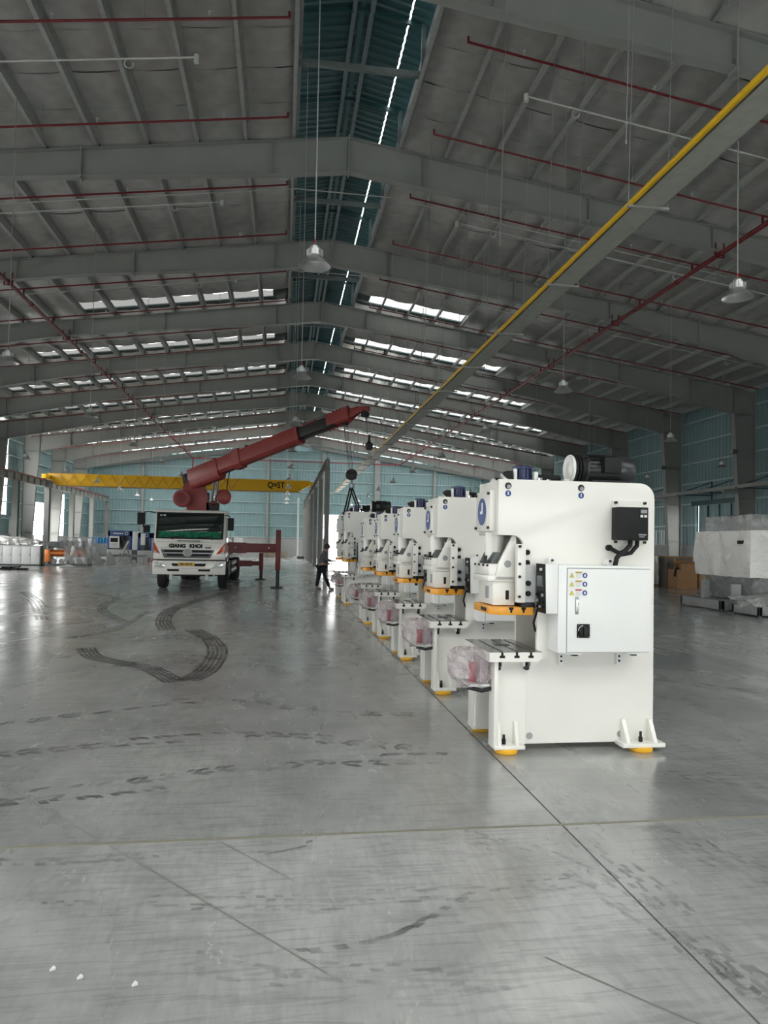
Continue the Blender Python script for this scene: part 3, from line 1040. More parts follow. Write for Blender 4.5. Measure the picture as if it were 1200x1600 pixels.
# ------------------------------------------------------------------ high-bay lamps
LROW = {-13.1: 'in the row outside the left red main', -6.35: 'in the first row left of the ridge', .38: 'in the row under the ridge',
        7.1: 'in the row right of the yellow track', 14.2: 'in the row outside the right red main', 21.0: 'in the row by the right wall'}
shade = MB().lathe([(.235, 0), (.225, .015), (.16, .075), (.115, .12), (.10, .15), (.092, .15), (.108, .115), (.15, .07), (.215, .012), (.23, 0)], n=28, closed=True).mesh('lamp_shade', M['alum'], smooth=True)
gear = MB()
gear.lathe([(.075, .14), (.115, .15), (.115, .235), (.07, .25), (.07, .285), (.045, .30), (.02, .33)], n=20)
gear.mesh
gearm = gear.mesh('driver_housing', M['alum'], smooth=True)
fin = MB()
for k in range(18):
    t = 2 * PI * k / 18
    fin.beam((math.cos(t) * .113, math.sin(t) * .113, .165), (math.cos(t) * .113, math.sin(t) * .113, .23), .010, .016, up=(math.cos(t), math.sin(t), 0))
finm = fin.mesh('cooling_fins', M['alum'])
difm = MB().lathe([(.0, .118), (.105, .118), (.105, .124), (.0, .124)], n=20, closed=True).mesh('diffuser', M['lampglass'])
hookm = MB().cyl((0, 0, .32), (0, 0, .40), .012, n=6).mesh('lamp_hook', M['red'])
cabm = MB().cyl((0, 0, .38), (0, 0, 1.38), .009, n=6).mesh('lamp_cable', M['rod'])
for x, rowname in LROW.items():
    i = 0
    for k in range(11):
        y = 10.15 + 7 * k
        if not in_frame((x, y, 5.85), 20) or y > 79:
            continue
        o = thing('high_bay_lamp', 'grey bell-shaped high-bay lamp %s, %s' % (rowname, nth(i)), 'lamp', (x, y, 5.78), 0, 'high-bay lamps')
        i += 1
        link('lamp_shade', shade, o)
        g = link('driver_housing', gearm, o)
        link('cooling_fins', finm, g)
        link('diffuser', difm, o)
        link('lamp_hook', hookm, o)
        c = link('lamp_cable', cabm, o)
        top = (roofz(x) + .29 if abs(x - XC) > 1.6 else ZR - .01) - 5.78
        c.location.z = .38 - .38 * (top - .38)
        c.scale.z = top - .38

# floodlights and white sensors on the right columns, low runway pipe along the right wall
for i, (y, z) in enumerate([(34.16, 7.0), (41.16, 6.9)]):
    o = thing('flood_light', 'small dark floodlight on the right wall column %s' % ('beside the plastic-wrapped machine' if i == 0 else 'behind the brown cartons'), 'lamp', (23.6, y - .3, z))
    MB().bx(-.22, .06, -.12, .12, -.12, .10).build('housing', M['steel_dk'], o, .02)
    MB().bx(-.235, -.22, -.10, .10, -.10, .08).build('glass', M['lens'], o)
    MB().beam((0, 0, 0), (.3, .1, .05), .03, .03).build('arm', M['steel_dk'], o)
for i, y in enumerate((34.4, 41.4, 48.4, 55.4)):
    o = thing('eaves_vent', 'small white louvre under the eaves at a right column, ' + nth(i), 'vent', (24.9, y + .25, 9.55), 0, 'eaves vents')
    MB().bx(-.12, .05, -.12, .12, 0, .5).build('housing', M['white2'], o, .02)
    for k in range(4):
        MB().bx(-.13, -.12, -.1, .1, .06 + .11 * k, .12 + .11 * k).build('slat', M['sign_w'], o)
rb = thing('runway_rail', 'slim grey crane rail beam along the right wall columns', 'beam', (23.1, 0, 5.06))
MB().prism([(-.09, -.09), (.09, -.09), (.09, -.06), (.02, -.06), (.02, .06), (.09, .06), (.09, .09), (-.09, .09), (-.09, .06), (-.02, .06), (-.02, -.06), (-.09, -.06)], 'y', 20, 83).build('rail_beam', M['steel'], rb)
for y in FY:
    if y > 20:
        MB().bx(0, 1.0, y - .08, y + .08, -.25, -.09).build('bracket', M['steel'], rb)

# ------------------------------------------------------------------ overhead travelling crane and its runways
def runway(x, y0, label, cols, xdir, zt=6.56):
    o = thing('crane_runway', label, 'runway', (x, 0, 0))
    MB().bx(-.13, .13, y0, 83, zt - .025, zt).bx(-.13, .13, y0, 83, zt - .55, zt - .525).bx(-.012, .012, y0, 83, zt - .55, zt).build('runway_girder', M['steel'], o)
    for k in range(int((83 - y0) / 1.4)):
        MB().bx(-.12, .12, y0 + .4 + 1.4 * k, y0 + .42 + 1.4 * k, zt - .53, zt - .02).build('girder_stiffener', M['steel'], o)
    MB().bx(-.035, .035, y0, 83, zt, zt + .09).build('rail', M['red'], o)
    for y in cols:
        c = MB().bx(-.2, .2, y - .22, y - .20, 0, zt - .55).bx(-.2, .2, y + .20, y + .22, 0, zt - .55).bx(-.01, .01, y - .2, y + .2, 0, zt - .55)
        c.build('runway_column', M['steel_dk'] if xdir > 0 else M['steel'], o)
    return o

runway(-19.55, 50.0, 'steel crane runway on grey columns along the left wall', [55.16, 62.16, 69.16, 76.16, 82.5], -1)
rw = runway(2.5, 39.9, 'steel crane runway on tall dark columns beyond the worker', [], 1)
for y in (40.2, 47.2, 54.2, 61.2, 68.2, 75.2, 82.2):
    c = MB().bx(-.13, .13, y - .26, y - .235, 0, 6.01).bx(-.13, .13, y + .235, y + .26, 0, 6.01).bx(-.012, .012, y - .24, y + .24, 0, 6.01)
    c.build('runway_column', M['steel'], rw)
br = thing('overhead_crane', 'yellow overhead travelling crane girder lettered Q=5T spanning behind the truck', 'crane', (0, 62.6, -.17))
MB().prism([(-19.65, 7.42), (2.4, 7.42), (2.4, 7.12), (1.3, 6.42), (-18.9, 6.42), (-19.65, 7.12)], 'y', -.28, .28).build('girder', M['yellow2'], br, .01)
MB().bx(-19.65, 2.3, -.36, .36, 7.40, 7.43).build('top_plate', M['yellow2'], br)
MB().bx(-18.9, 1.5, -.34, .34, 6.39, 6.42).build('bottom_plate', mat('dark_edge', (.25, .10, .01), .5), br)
for x in (-19.55, 2.5):
    MB().bx(x - .18, x + .18, -1.5, 1.5, 6.9, 7.25).build('end_carriage', M['yellow2'], br, .02)
    for yy in (-1.2, 1.2):
        MB().cyl((x - .08, yy, 6.98), (x + .08, yy, 6.98), .14, n=14).build('wheel', M['steel_dk'], br)
text_mesh('lettering', 'Q=5T', .72, M['black'], br, (-.62, -.285, 6.95), (PI / 2, 0, 0), .02, .004, .82)
cab = MB()
for k in range(14):
    x = -18.6 + 1.05 * k
    cab.tube([(x, -.40, 7.35), (x + .2, -.40, 6.9), (x + .5, -.40, 6.50), (x + .8, -.40, 6.9), (x + 1.05, -.40, 7.35)], .022, 5)
cab.build('festoon_cable', mat('festoon_rubber', (.30, .14, .01), .5), br)
pole = thing('pole', 'slender pale pole standing before the far wall with rags at its foot', 'pole', (1.75, 80.5, 0))
MB().cyl((0, 0, 0), (0, 0, 6.9), .10, n=12).build('shaft', M['conduit'], pole)
MB().cyl((0, 0, 0), (0, 0, .06), .3, n=12).build('foot', M['steel'], pole)

# ================================================================== C-FRAME PRESSES
def make_press(label, zmap=None, hero=True):
    root = thing('c_frame_press', label, 'press', (1.80, 0, 0), 0, 'row of white presses')

    def B(m, name, material, parent=root, bevel=0, smooth=False):
        return m.build(name, material, parent, bevel, smooth, zmap)
    Wm = M['white']
    # side plates
    prof = [(.02, .06), (1.48, .06), (1.48, 2.20)] + arc(1.345, 2.20, .135, 0, 90, 6)[1:] + [(.04, 2.335), (.04, 1.85), (.17, 1.85)] + arc(.17, 1.75, .10, 90, 0, 5)[1:] + \
           [(.27, 1.27), (.40, 1.25), (.40, .78), (.02, .78)]
    for v0, v1 in ((.08, .125), (.635, .68)):
        B(MB().prism(prof, 'y', v0, v1), 'side_plate', Wm, root, .006)
    # head box: front, top, back and floor plates
    B(MB().bx(.045, .075, .12, .64, 1.86, 2.33), 'head_front', Wm, root, .004)
    B(MB().bx(.06, 1.36, .12, .64, 2.30, 2.332), 'top_plate', Wm)
    B(MB().bx(1.44, 1.47, .12, .64, .1, 2.22), 'back_plate', Wm)
    B(MB().bx(.05, .20, .12, .64, 1.855, 1.88), 'head_floor', Wm)
    B(MB().bx(.62, .65, .12, .64, .75, 1.9), 'throat_plate', mat('throat_grey', (.33, .33, .31), .5) if 'throat' not in M else M['throat'])
    B(MB().bx(.40, .65, .12, .64, .72, .76), 'bed_plate', Wm)
    # legs
    for v0, v1, vin in ((0, .16, .08), (.67, .83, .75)):
        B(MB().bx(0, .035, v0, v1, .06, .78), 'leg_front', Wm, root, .006)
        B(MB().bx(.02, .30, vin - .01 if v0 == 0 else vin - .075, vin + .02 if v0 == 0 else vin - .06, .06, .78), 'leg_web', Wm)
        B(MB().bx(0, .27, v0 - .025, v1 + .01, .042, .075), 'foot_plate', Wm, root, .006)
        for u in (.035, .19):
            B(MB().prism([(v0 - .02 if v0 == 0 else v1 + .005, .075), (.085 if v0 == 0 else .70, .075), (.085 if v0 == 0 else .70, .26), (v0 + .045 if v0 == 0 else v1 - .05, .26)], 'x', u, u + .03), 'gusset', Wm, root, .004)
        B(MB().cyl((.10, .035 if v0 == 0 else .80, .07), (.10, .035 if v0 == 0 else .80, .12), .018, n=6).cyl((.10, .035 if v0 == 0 else .80, .11), (.10, .035 if v0 == 0 else .80, .155), .012, n=6), 'levelling_bolt', M['black_metal'])
        B(MB().lathe([(.0, 0), (.088, 0), (.098, .012), (.098, .034), (.088, .044), (0, .044)], (.125, .05 if v0 == 0 else .78, 0), n=20), 'foot_pad', M['pad'], root, 0, True)
    B(MB().bx(.035, .05, .745, .752, .10, .74).bx(.27, .285, .745, .752, .10, .74).bx(.05, .27, .745, .752, .10, .115), 'leg_rib', Wm)
    # rear feet
    for v0, v1 in ((-.06, .10), (.66, .83)):
        near = v0 < 0
        B(MB().bx(1.13, 1.52, v0, v1, .042, .078), 'foot_plate', Wm, root, .006)
        for u in (1.17, 1.42):
            q = [(v0 + .01, .078), (.085, .078), (.085, .26), (.05, .26)] if near else [(.675, .078), (v1 - .01, .078), (.71, .26), (.675, .26)]
            B(MB().prism(q, 'x', u, u + .035), 'gusset', Wm, root, .004)
        vb = .01 if near else .77
        B(MB().cyl((1.325, vb, .07), (1.325, vb, .12), .018, n=6).cyl((1.325, vb, .11), (1.325, vb, .165), .012, n=6), 'levelling_bolt', M['black_metal'])
        B(MB().lathe([(.0, 0), (.088, 0), (.098, .012), (.098, .034), (.088, .044), (0, .044)], (1.33, vb, 0), n=20), 'foot_pad', M['pad'], root, 0, True)
    # front apron with arched lower edge between the legs
    ap = [(.14, .78), (.69, .78), (.69, .40)] + [(.69 - .06 - .43 * k / 8, .40 + .17 * math.sin(PI * min(1, k / 8))) for k in range(9)][0:0] + \
         [(.66, .46), (.60, .53), (.50, .565), (.415, .575), (.33, .565), (.23, .53), (.17, .46), (.14, .40)]
    B(MB().prism(ap, 'x', .02, .045), 'apron', Wm)
    # bolster with T-slots
    pr = [(-.06, .782), (.365, .782), (.40, .815), (.40, .862)]
    SLOT = (.302, .178, .05)
    for c in SLOT:
        pr += [(c + .011, .862), (c + .011, .836), (c + .024, .836), (c + .024, .814), (c - .024, .814), (c - .024, .836), (c - .011, .836), (c - .011, .862)]
    pr += [(-.06, .862)]
    bol = B(MB().prism(pr, 'y', -.05, .75), 'bolster', Wm)
    ed = [-.06, .039, .061, .167, .189, .291, .313, .40]
    for k in range(4):
        B(MB().bx(ed[2 * k] + .001, ed[2 * k + 1] - .001, -.045, .745, .862, .8665), 'table_strip', M['dark_steel'], bol)
    for c in SLOT:
        B(MB().bx(c - .0235, c + .0235, -.046, .746, .8145, .8355).bx(c - .0105, c + .0105, -.046, .746, .8355, .858), 't_slot', M['black'], bol)  # black fill paints the shade inside each open slot
    B(MB().cyl((.178, .36, .866), (.178, .36, .868), .07, n=18), 'knockout_hole', M['black_metal'], bol)
    # clamps below the bolster
    for u in (.02, .27):
        B(MB().bx(u - .02, u + .0, .005, .07, .735, .782).bx(u + .045, u + .07, .005, .07, .735, .782), 'clamp_block', Wm)
        B(MB().cyl((u + .022, .03, .70), (u + .022, .03, .782), .014, n=6).bx(u + .003, u + .04, .015, .055, .705, .735), 'clamp_bolt', M['black_metal'])
    # slide (ram): body, wedge cheeks, ledge, screw
    sl = B(MB().bx(.02, .22, .15, .60, 1.24, 1.52), 'slide', Wm, root, .012)
    B(MB().bx(-.03, .22, .13, .62, 1.445, 1.50).bx(-.02, .18, .15, .60, 1.50, 1.60), 'slide_ledge', Wm, sl, .012)
    for v in (.13, .585):
        B(MB().prism([(.03, 1.46), (.22, 1.46), (.22, 1.85), (.19, 1.85), (.06, 1.60)], 'y', v, v + .035), 'slide_cheek', Wm, sl, .004)
    B(MB().cyl((.145, .128, 1.60), (.145, .131, 1.60), .032, n=16), 'cheek_hole', M['machine_grey'], sl)
    B(MB().bx(.135, .165, .147, .151, 1.29, 1.37), 'cheek_slot', M['black'], sl)
    B(MB().cyl((.10, .37, 1.58), (.10, .37, 1.88), .085, n=20), 'adjusting_screw', Wm, sl, 0, True)
    B(MB().prism([(.01, 1.60), (.15, 1.60), (.17, 1.70), (.06, 1.70)], 'y', .20, .55), 'worm_housing', M['steel_dk'], sl)
    B(MB().bx(-.04, .02, .24, .34, 1.60, 1.625).cyl((-.01, .29, 1.62), (-.01, .29, 1.67), .018, n=8), 'adjuster_nut', M['black_metal'], sl)
    B(MB().bx(.015, .021, .27, .36, 1.29, 1.40), 'data_plate', M['machine_grey'], sl)
    for q in range(4):
        B(MB().cyl((-.033, .17 + .13 * q, 1.585), (-.015, .17 + .13 * q, 1.585), .010, n=6), 'ledge_bolt', M['black_metal'], sl)
    # orange slide plate
    B(MB().prism([(.05, .05), (.35, .05), (.36, .06), (.36, .60), (-.02, .60), (-.02, .14)], 'z', 1.165, 1.232), 'slide_plate', M['orange'], root, .003)
    for u in (.155, .265):
        B(MB().prism([(u - .02, 1.232), (u + .02, 1.232), (u + .02, 1.215), (u + .008, 1.205), (u + .008, 1.185), (u - .008, 1.185), (u - .008, 1.205), (u - .02, 1.215)], 'y', .046, .052), 'plate_notch', M['black'])
    B(MB().prism([(.20, 1.185), (.35, 1.185), (.35, 1.215), (.20, 1.215)], 'x', -.027, -.02), 'plate_notch', M['black'])
    # gibs (slide guides)
    for v0, v1 in ((.02, .08), (.68, .74)):
        B(MB().bx(.195, .27, v0, v1, 1.275, 1.775), 'gib_strip', Wm, root, .004)
        B(MB().bx(.27, .37, v0 + (.03 if v0 < .1 else 0), v1 + (0 if v0 < .1 else -.03), 1.275, 1.60), 'gib_bracket', M['grey_lt'], root, .004)  # light grey plate over the side plate beside each gib strip
    for z in (1.755, 1.605, 1.495, 1.325):
        B(MB().cyl((.215, .008, z), (.215, .022, z), .013, n=8), 'gib_screw', M['black_metal'])
    for z in (1.705, 1.616, 1.439, 1.351):
        B(MB().lathe([(0, 0), (.022, 0), (.024, .02), (.016, .035), (0, .036)], (.30, .08 if z > 1.6 else .05, z), (0, -1, 0), n=14), 'gib_adjuster', M['black'], root, 0, True)
    B(MB().bx(.25, .37, .06, .64, 1.225, 1.275), 'gib_stop', M['black_metal'])
    # sight holes and lift stickers on the side
    for u in (.124, .788):
        B(MB().cyl((u, .0775, 2.277), (u, .079, 2.277), .030, n=20), 'lifting_hole', M['black_metal'])
        B(MB().cyl((u + .006, .077, 2.27), (u + .006, .0785, 2.27), .018, n=16), 'hole_core', M['machine_grey'])
        st = B(MB().cyl((u, .0775, 2.211), (u, .0793, 2.211), .027, n=20), 'lift_sticker', M['sign_blue'])
        B(MB().cyl((u, .0770, 2.211), (u, .0776, 2.211), .021, n=20), 'sticker_disc', M['blue'], st)
        B(MB().prism([(u - .007, 2.200), (u + .007, 2.200), (u + .004, 2.215), (u + .004, 2.228), (u - .004, 2.228), (u - .004, 2.215)], 'y', .0764, .0771), 'sticker_hook', M['sign_w'], st)
    for u in (.341, 1.172):
        B(MB().cyl((u, .0775, .128), (u, .079, .128), .030, n=20), 'base_hole', M['machine_grey'])
    # emblem plate on the head front
    em = B(MB().bx(-.01, .045, .17, .60, 1.885, 2.245), 'emblem_plate', Wm, root, .006)
    B(MB().cyl((-.017, .385, 2.06), (-.010, .385, 2.06), .135, n=32), 'emblem_ring', M['sign_w'], em)
    B(MB().cyl((-.022, .385, 2.06), (-.016, .385, 2.06), .122, n=32), 'emblem_disc', M['blue'], em)
    B(MB().prism([(.345, 2.04), (.43, 2.04), (.43, 2.065), (.385, 2.065), (.385, 2.14), (.345, 2.14)], 'x', -.0235, -.0215), 'emblem_mark', M['sign_w'], em)
    for a in (.19, .58):
        for b in (1.915, 2.215):
            B(MB().cyl((-.03, a, b), (-.008, a, b), .013, n=8), 'emblem_bolt', M['black_metal'], em)
    # electrical cabinet on the near side
    cb = B(MB().bx(.49, 1.32, -.16, .078, .873, 1.605), 'cabinet', M['white2'], root, .004)
    B(MB().bx(.563, 1.305, -.1606, -.158, .876, 1.584), 'door_gap', M['machine_grey'], cb)
    dr = B(MB().bx(.569, 1.303, -.168, -.157, .880, 1.576), 'cabinet_door', M['white2'], cb, .002)
    for r in range(3):
        z = 1.555 - .073 * r
        B(MB().bx(.575, .745, -.1692, -.168, z - .068, z), 'warning_sticker', M['sign_w'], dr)
        B(MB().prism([(.583, z - .052), (.625, z - .052), (.604, z - .014)], 'y', -.1702, -.169), 'warning_triangle', M['ink'], dr)
        B(MB().prism([(.587, z - .050), (.621, z - .050), (.604, z - .019)], 'y', -.1706, -.1698), 'warning_triangle_face', M['warn_y'], dr)
        B(MB().prism([(.602, z - .045), (.607, z - .045), (.605, z - .027)], 'y', -.1710, -.1703), 'warning_symbol', M['ink'], dr)
        B(MB().bx(.636, .692, -.1702, -.169, z - .016, z - .003), 'signal_word_panel', M['warn_r'] if r == 2 else M['warn_o'], dr)
        tl = MB()
        for k in range(4):
            tl.bx(.640, .688 - .008 * (k % 2), -.1700, -.169, z - .026 - .010 * k, z - .022 - .010 * k)
        B(tl, 'warning_text', M['grey_lt'], dr)
        B(MB().cyl((.719, -.1702, z - .034), (.719, -.169, z - .034), .022, n=18), 'mandatory_disc', M['sign_blue'], dr)
        B(MB().prism([(.712, z - .044), (.727, z - .044), (.727, z - .028), (.719, z - .022), (.712, z - .028)], 'y', -.1708, -.1700), 'mandatory_symbol', M['sign_w'], dr)
    B(MB().bx(.636, .664, -.173, -.168, 1.195, 1.342), 'latch', M['machine_grey'], dr, .002)
    B(MB().bx(.644, .660, -.180, -.172, 1.21, 1.335), 'latch_lever', M['chrome'], dr, .003)
    sw = B(MB().bx(.652, .766, -.176, -.168, 1.0, 1.116), 'isolator_plate', M['black'], dr, .004)
    B(MB().cyl((.709, -.195, 1.058), (.709, -.175, 1.058), .042, n=22).bx(.697, .721, -.215, -.195, 1.022, 1.094), 'isolator_knob', M['black_metal'], sw)
    B(MB().tube([(.709 + .046 * math.cos(t), -.178, 1.058 + .046 * math.sin(t)) for t in [1.7 + .2 * k for k in range(8)]], .003, 5), 'knob_arc', M['sign_w'], sw)
    for a in (.663, .755):
        for b in (1.011, 1.105):
            B(MB().cyl((a, -.1785, b), (a, -.175, b), .004, n=6), 'plate_screw', M['chrome'], sw)
    B(MB().bx(.4885, .491, -.10, .0, .96, 1.02), 'side_label', M['sign_w'], cb)
    for u in (.60, 1.13):
        B(MB().bx(u - .02, u + .02, .03, .078, .74, .873), 'cabinet_bracket', M['white2'])
        B(MB().bx(u - .02, u + .11, -.15, .05, .858, .872), 'cabinet_bracket', M['white2'])
        B(MB().bx(u + .05, u + .095, -.10, -.02, .838, .862), 'bracket_bolt', M['black_metal'])
        for z in (.775, .815):
            B(MB().cyl((u, .022, z), (u, .031, z), .010, n=6), 'bracket_bolt', M['black_metal'])
        B(MB().bx(u - .14, u - .06, -.03, .078, 1.605, 1.612).bx(u - .14, u - .132, -.03, .06, 1.605, 1.655).bx(u - .11, u - .06, .045, .06, 1.605, 1.665), 'cabinet_ear', M['white2'])
        B(MB().cyl((u - .085, .03, 1.64), (u - .085, .046, 1.64), .011, n=6), 'bracket_bolt', M['black_metal'])
    # operator panel
    op = B(MB().prism([(.375, 1.612), (.485, 1.612), (.485, 1.20), (.385, 1.20)], 'y', -.165, .03), 'operator_box', M['white2'], root, .004)
    B(MB().prism([(.366, 1.612), (.376, 1.612), (.386, 1.20), (.376, 1.20)], 'y', -.16, .03), 'operator_panel', M['black'], op)
    B(MB().prism([(.363, 1.535), (.371, 1.535), (.376, 1.385), (.368, 1.385)], 'y', -.15, .015), 'display_bezel', M['black_metal'], op)
    B(MB().prism([(.360, 1.51), (.366, 1.51), (.369, 1.42), (.364, 1.42)], 'y', -.13, .0), 'display_screen', M['screen'], op)
    for r in range(3):
        for c in range(3):
            z = 1.35 - .05 * r
            uu = .370 + .01 * (1.6 - z) / .4
            B(MB().cyl((uu - .018, -.12 + .06 * c, z), (uu + .004, -.12 + .06 * c, z), .014 - .002 * (r == 2), n=10), 'push_button', M['black_metal'] if (r + c) % 3 else M['lens'], op)
    B(MB().cyl((.35, -.10, 1.565), (.37, -.10, 1.565), .012, n=10), 'indicator_lamp', M['sign_w'], op)
    # inverter on its plate
    B(MB().bx(1.075, 1.386, .055, .078, 1.79, 2.175), 'inverter_plate', Wm, root, .003)
    for a in (1.095, 1.366):
        for b in (1.81, 2.155):
            B(MB().cyl((a, .03, b), (a, .056, b), .013, n=8), 'plate_bolt', M['black_metal'])
    iv = B(MB().bx(1.06, 1.335, -.08, .055, 1.825, 2.112), 'inverter', M['black'], root, .008)
    B(MB().bx(1.255, 1.325, -.084, -.079, 2.02, 2.10), 'inverter_keypad', M['black_metal'], iv)
    B(MB().bx(1.262, 1.318, -.0855, -.083, 2.06, 2.09), 'inverter_display', M['machine_grey'], iv)
    for a in (1.27, 1.305):
        B(MB().bx(a - .012, a + .012, -.0865, -.083, 2.025, 2.045), 'inverter_key', M['sign_w'], iv)
    B(MB().bx(1.245, 1.315, -.0825, -.0795, 1.868, 1.88).bx(1.25, 1.30, -.0825, -.0795, 1.852, 1.860), 'inverter_lettering', M['machine_grey'], iv)
    B(MB().tube([(1.205, -.01, 1.83), (1.20, -.015, 1.78), (1.15, -.03, 1.735), (1.10, -.04, 1.71), (1.06, -.05, 1.67), (1.045, -.05, 1.60)], .021, 10), 'power_cable', M['black'], root, 0, True)
    B(MB().tube([(1.27, -.01, 1.83), (1.265, -.015, 1.78), (1.21, -.01, 1.715), (1.13, .0, 1.70), (1.07, .02, 1.735), (1.05, .06, 1.755), (1.045, .09, 1.757)], .019, 10), 'power_cable', M['black'], root, 0, True)
    B(MB().cyl((1.045, .05, 1.757), (1.045, .08, 1.757), .028, n=12), 'cable_gland', M['black'])
    B(MB().tube([(.38, .02, 1.22), (.36, .06, 1.10), (.40, .12, 1.02), (.47, .14, .99)], .010, 8), 'hose', M['black'])
    # drive on top: motor, belt guard, air tank, valves
    mo = B(MB().lathe([(0, 0), (.10, 0), (.125, .03), (.125, .33), (.13, .34), (.13, .44), (.115, .475), (.06, .49), (0, .49)], (.91, .36, 2.475), (1, 0, 0), n=28), 'motor', mat('motor_black', (.02, .022, .026), .35) if 'motor' not in M else M['motor'], root, 0, True)
    fins = MB()
    for k in range(20):
        t = 2 * PI * k / 20
        c, s_ = math.cos(t), math.sin(t)
        fins.beam((.95, .36 + .13 * c, 2.475 + .13 * s_), (1.24, .36 + .13 * c, 2.475 + .13 * s_), .006, .02, up=(0, c, s_))
    B(fins, 'cooling_fins', M['black_metal'], mo)
    B(MB().bx(1.05, 1.21, .17, .27, 2.43, 2.57), 'terminal_box', M['black'], mo, .006)
    B(MB().bx(.97, 1.29, .25, .47, 2.332, 2.37), 'motor_mount', M['black_metal'], mo)
    B(MB().lathe([(0, 0), (.13, 0), (.135, .01), (.135, .02), (.115, .028), (.135, .036), (.135, .05), (.115, .058), (.135, .066), (.135, .08), (.115, .088), (.12, .11), (0, .11)], (.81, .36, 2.475), (1, 0, 0), n=28), 'belt_pulley', M['black'], root, 0, True)
    fw = B(MB().lathe([(0, 0), (.03, 0), (.05, .012), (.115, .006), (.125, .0), (.13, .012), (.125, .03), (0, .03)], (.785, .36, 2.475), (1, 0, 0), n=28), 'pulley_cover', M['sign_w'], root, 0, True)
    B(MB().bx(.74, .88, .33, .39, 2.332, 2.38), 'pulley_bracket', M['sign_w'])
    tk = B(MB().lathe([(0, .0), (.075, 0), (.085, .01), (.085, .03), (.075, .035), (.075, .11), (.085, .115), (.085, .135), (.07, .145), (0, .15)], (.36, .40, 2.345), n=20), 'air_tank', M['navy'], root, 0, True)
    ribs = MB()
    for k in range(10):
        t = 2 * PI * k / 10
        ribs.cyl((.36 + .082 * math.cos(t), .40 + .082 * math.sin(t), 2.36), (.36 + .082 * math.cos(t), .40 + .082 * math.sin(t), 2.48), .010, n=6)
    B(ribs, 'tie_rods', M['navy'], tk)
    B(MB().cyl((.27, .33, 2.335), (.27, .33, 2.455), .018, n=10), 'filter_bowl', M['sign_w'])
    B(MB().bx(.16, .24, .30, .42, 2.335, 2.42).bx(.20, .28, .36, .46, 2.335, 2.44), 'valve_block', M['black'], root, .006)
    B(MB().tube([(.14, .30, 2.36), (.12, .26, 2.39), (.13, .22, 2.36), (.16, .2, 2.335)], .012, 8), 'air_hose', M['lens'])
    B(MB().cyl((.44, .40, 2.39), (.72, .40, 2.39), .028, n=10).bx(.48, .60, .3, .44, 2.335, 2.37), 'air_cylinder', M['black'])
    B(MB().cyl((.47, .24, 2.335), (.47, .24, 2.37), .02, n=8).cyl((.54, .22, 2.335), (.54, .22, 2.355), .018, n=8), 'grease_fitting', M['chrome'])
    B(MB().bx(.44, .475, .30, .36, 2.335, 2.43), 'lamp_cell', M['sign_w'])
    # unit hung at the front, wrapped in a bag
    B(MB().tube([(.02, .10, .535), (-.08, .10, .515), (-.18, .16, .53)], .018, 8), 'bag_bracket', M['black_metal'])
    un = B(MB().bx(-.20, -.01, .10, .34, .55, .57), 'unit_tray', M['sign_w'])
    B(MB().cyl((-.14, .20, .575), (-.14, .20, .74), .035, n=12), 'red_bottle', M['red'], un)
    B(MB().bx(-.09, -.01, .14, .32, .57, .78), 'lubricator', mat('lub_mauve', (.42, .33, .37), .4) if 'mauve' not in M else M['mauve'], un, .008)
    bag = MB()
    rnd = random.Random(3)
    nu, nv = 15, 10
    for i in range(nv + 1):
        th = PI * i / nv
        for j in range(nu):
            ph = 2 * PI * j / nu
            sq = lambda x, p: math.copysign(abs(x) ** p, x)
            r = 1 + .30 * (rnd.random() - .5)
            bag.v.append((-.155 + .175 * r * sq(math.sin(th), .6) * sq(math.cos(ph), .6), .21 + .17 * r * sq(math.sin(th), .6) * sq(math.sin(ph), .6), .70 + .165 * r * sq(math.cos(th), .75)))
    for i in range(nv):
        for j in range(nu):
            a, b = i * nu + j, i * nu + (j + 1) % nu
            bag.f.append((a, b, b + nu, a + nu))
    bo = B(bag, 'plastic_bag', M['bagfilm'], un)
    return root

M['throat'] = mat('throat_grey', (.33, .33, .31), .5)
M['motor'] = mat('motor_black', (.02, .022, .026), .35)
M['mauve'] = mat('mauve_plastic', (.42, .33, .37), .4)
PY = [0, 2.36, 4.80, 7.22, 9.55]
p0 = make_press('white C-frame press nearest the camera, black inverter and cabinet door in full view')
p0.location.y = 5.75
for i, dy in enumerate(PY[1:], 1):
    c = copy_tree(p0)
    c.location.y = 5.75 + dy
    c['label'] = 'white C-frame press, %s in the row' % nth(i)
STR = lambda z: z if z < .95 else .95 + (z - .95) * 1.26
t0 = make_press('taller white C-frame press, nearer of the two beyond the gap in the row', STR)
t0.location.y = 20.3
c = copy_tree(t0)
c.location.y = 22.75
c['label'] = 'taller white C-frame press at the far end of the row, slung from the crane hook'

# ================================================================== CRANE TRUCK
tk = thing('crane_truck', 'white heavy truck with red folding crane raised above its cab', 'truck', (-3.24, 25.6, 0))
TW = M['truck_white']
HW = 1.235
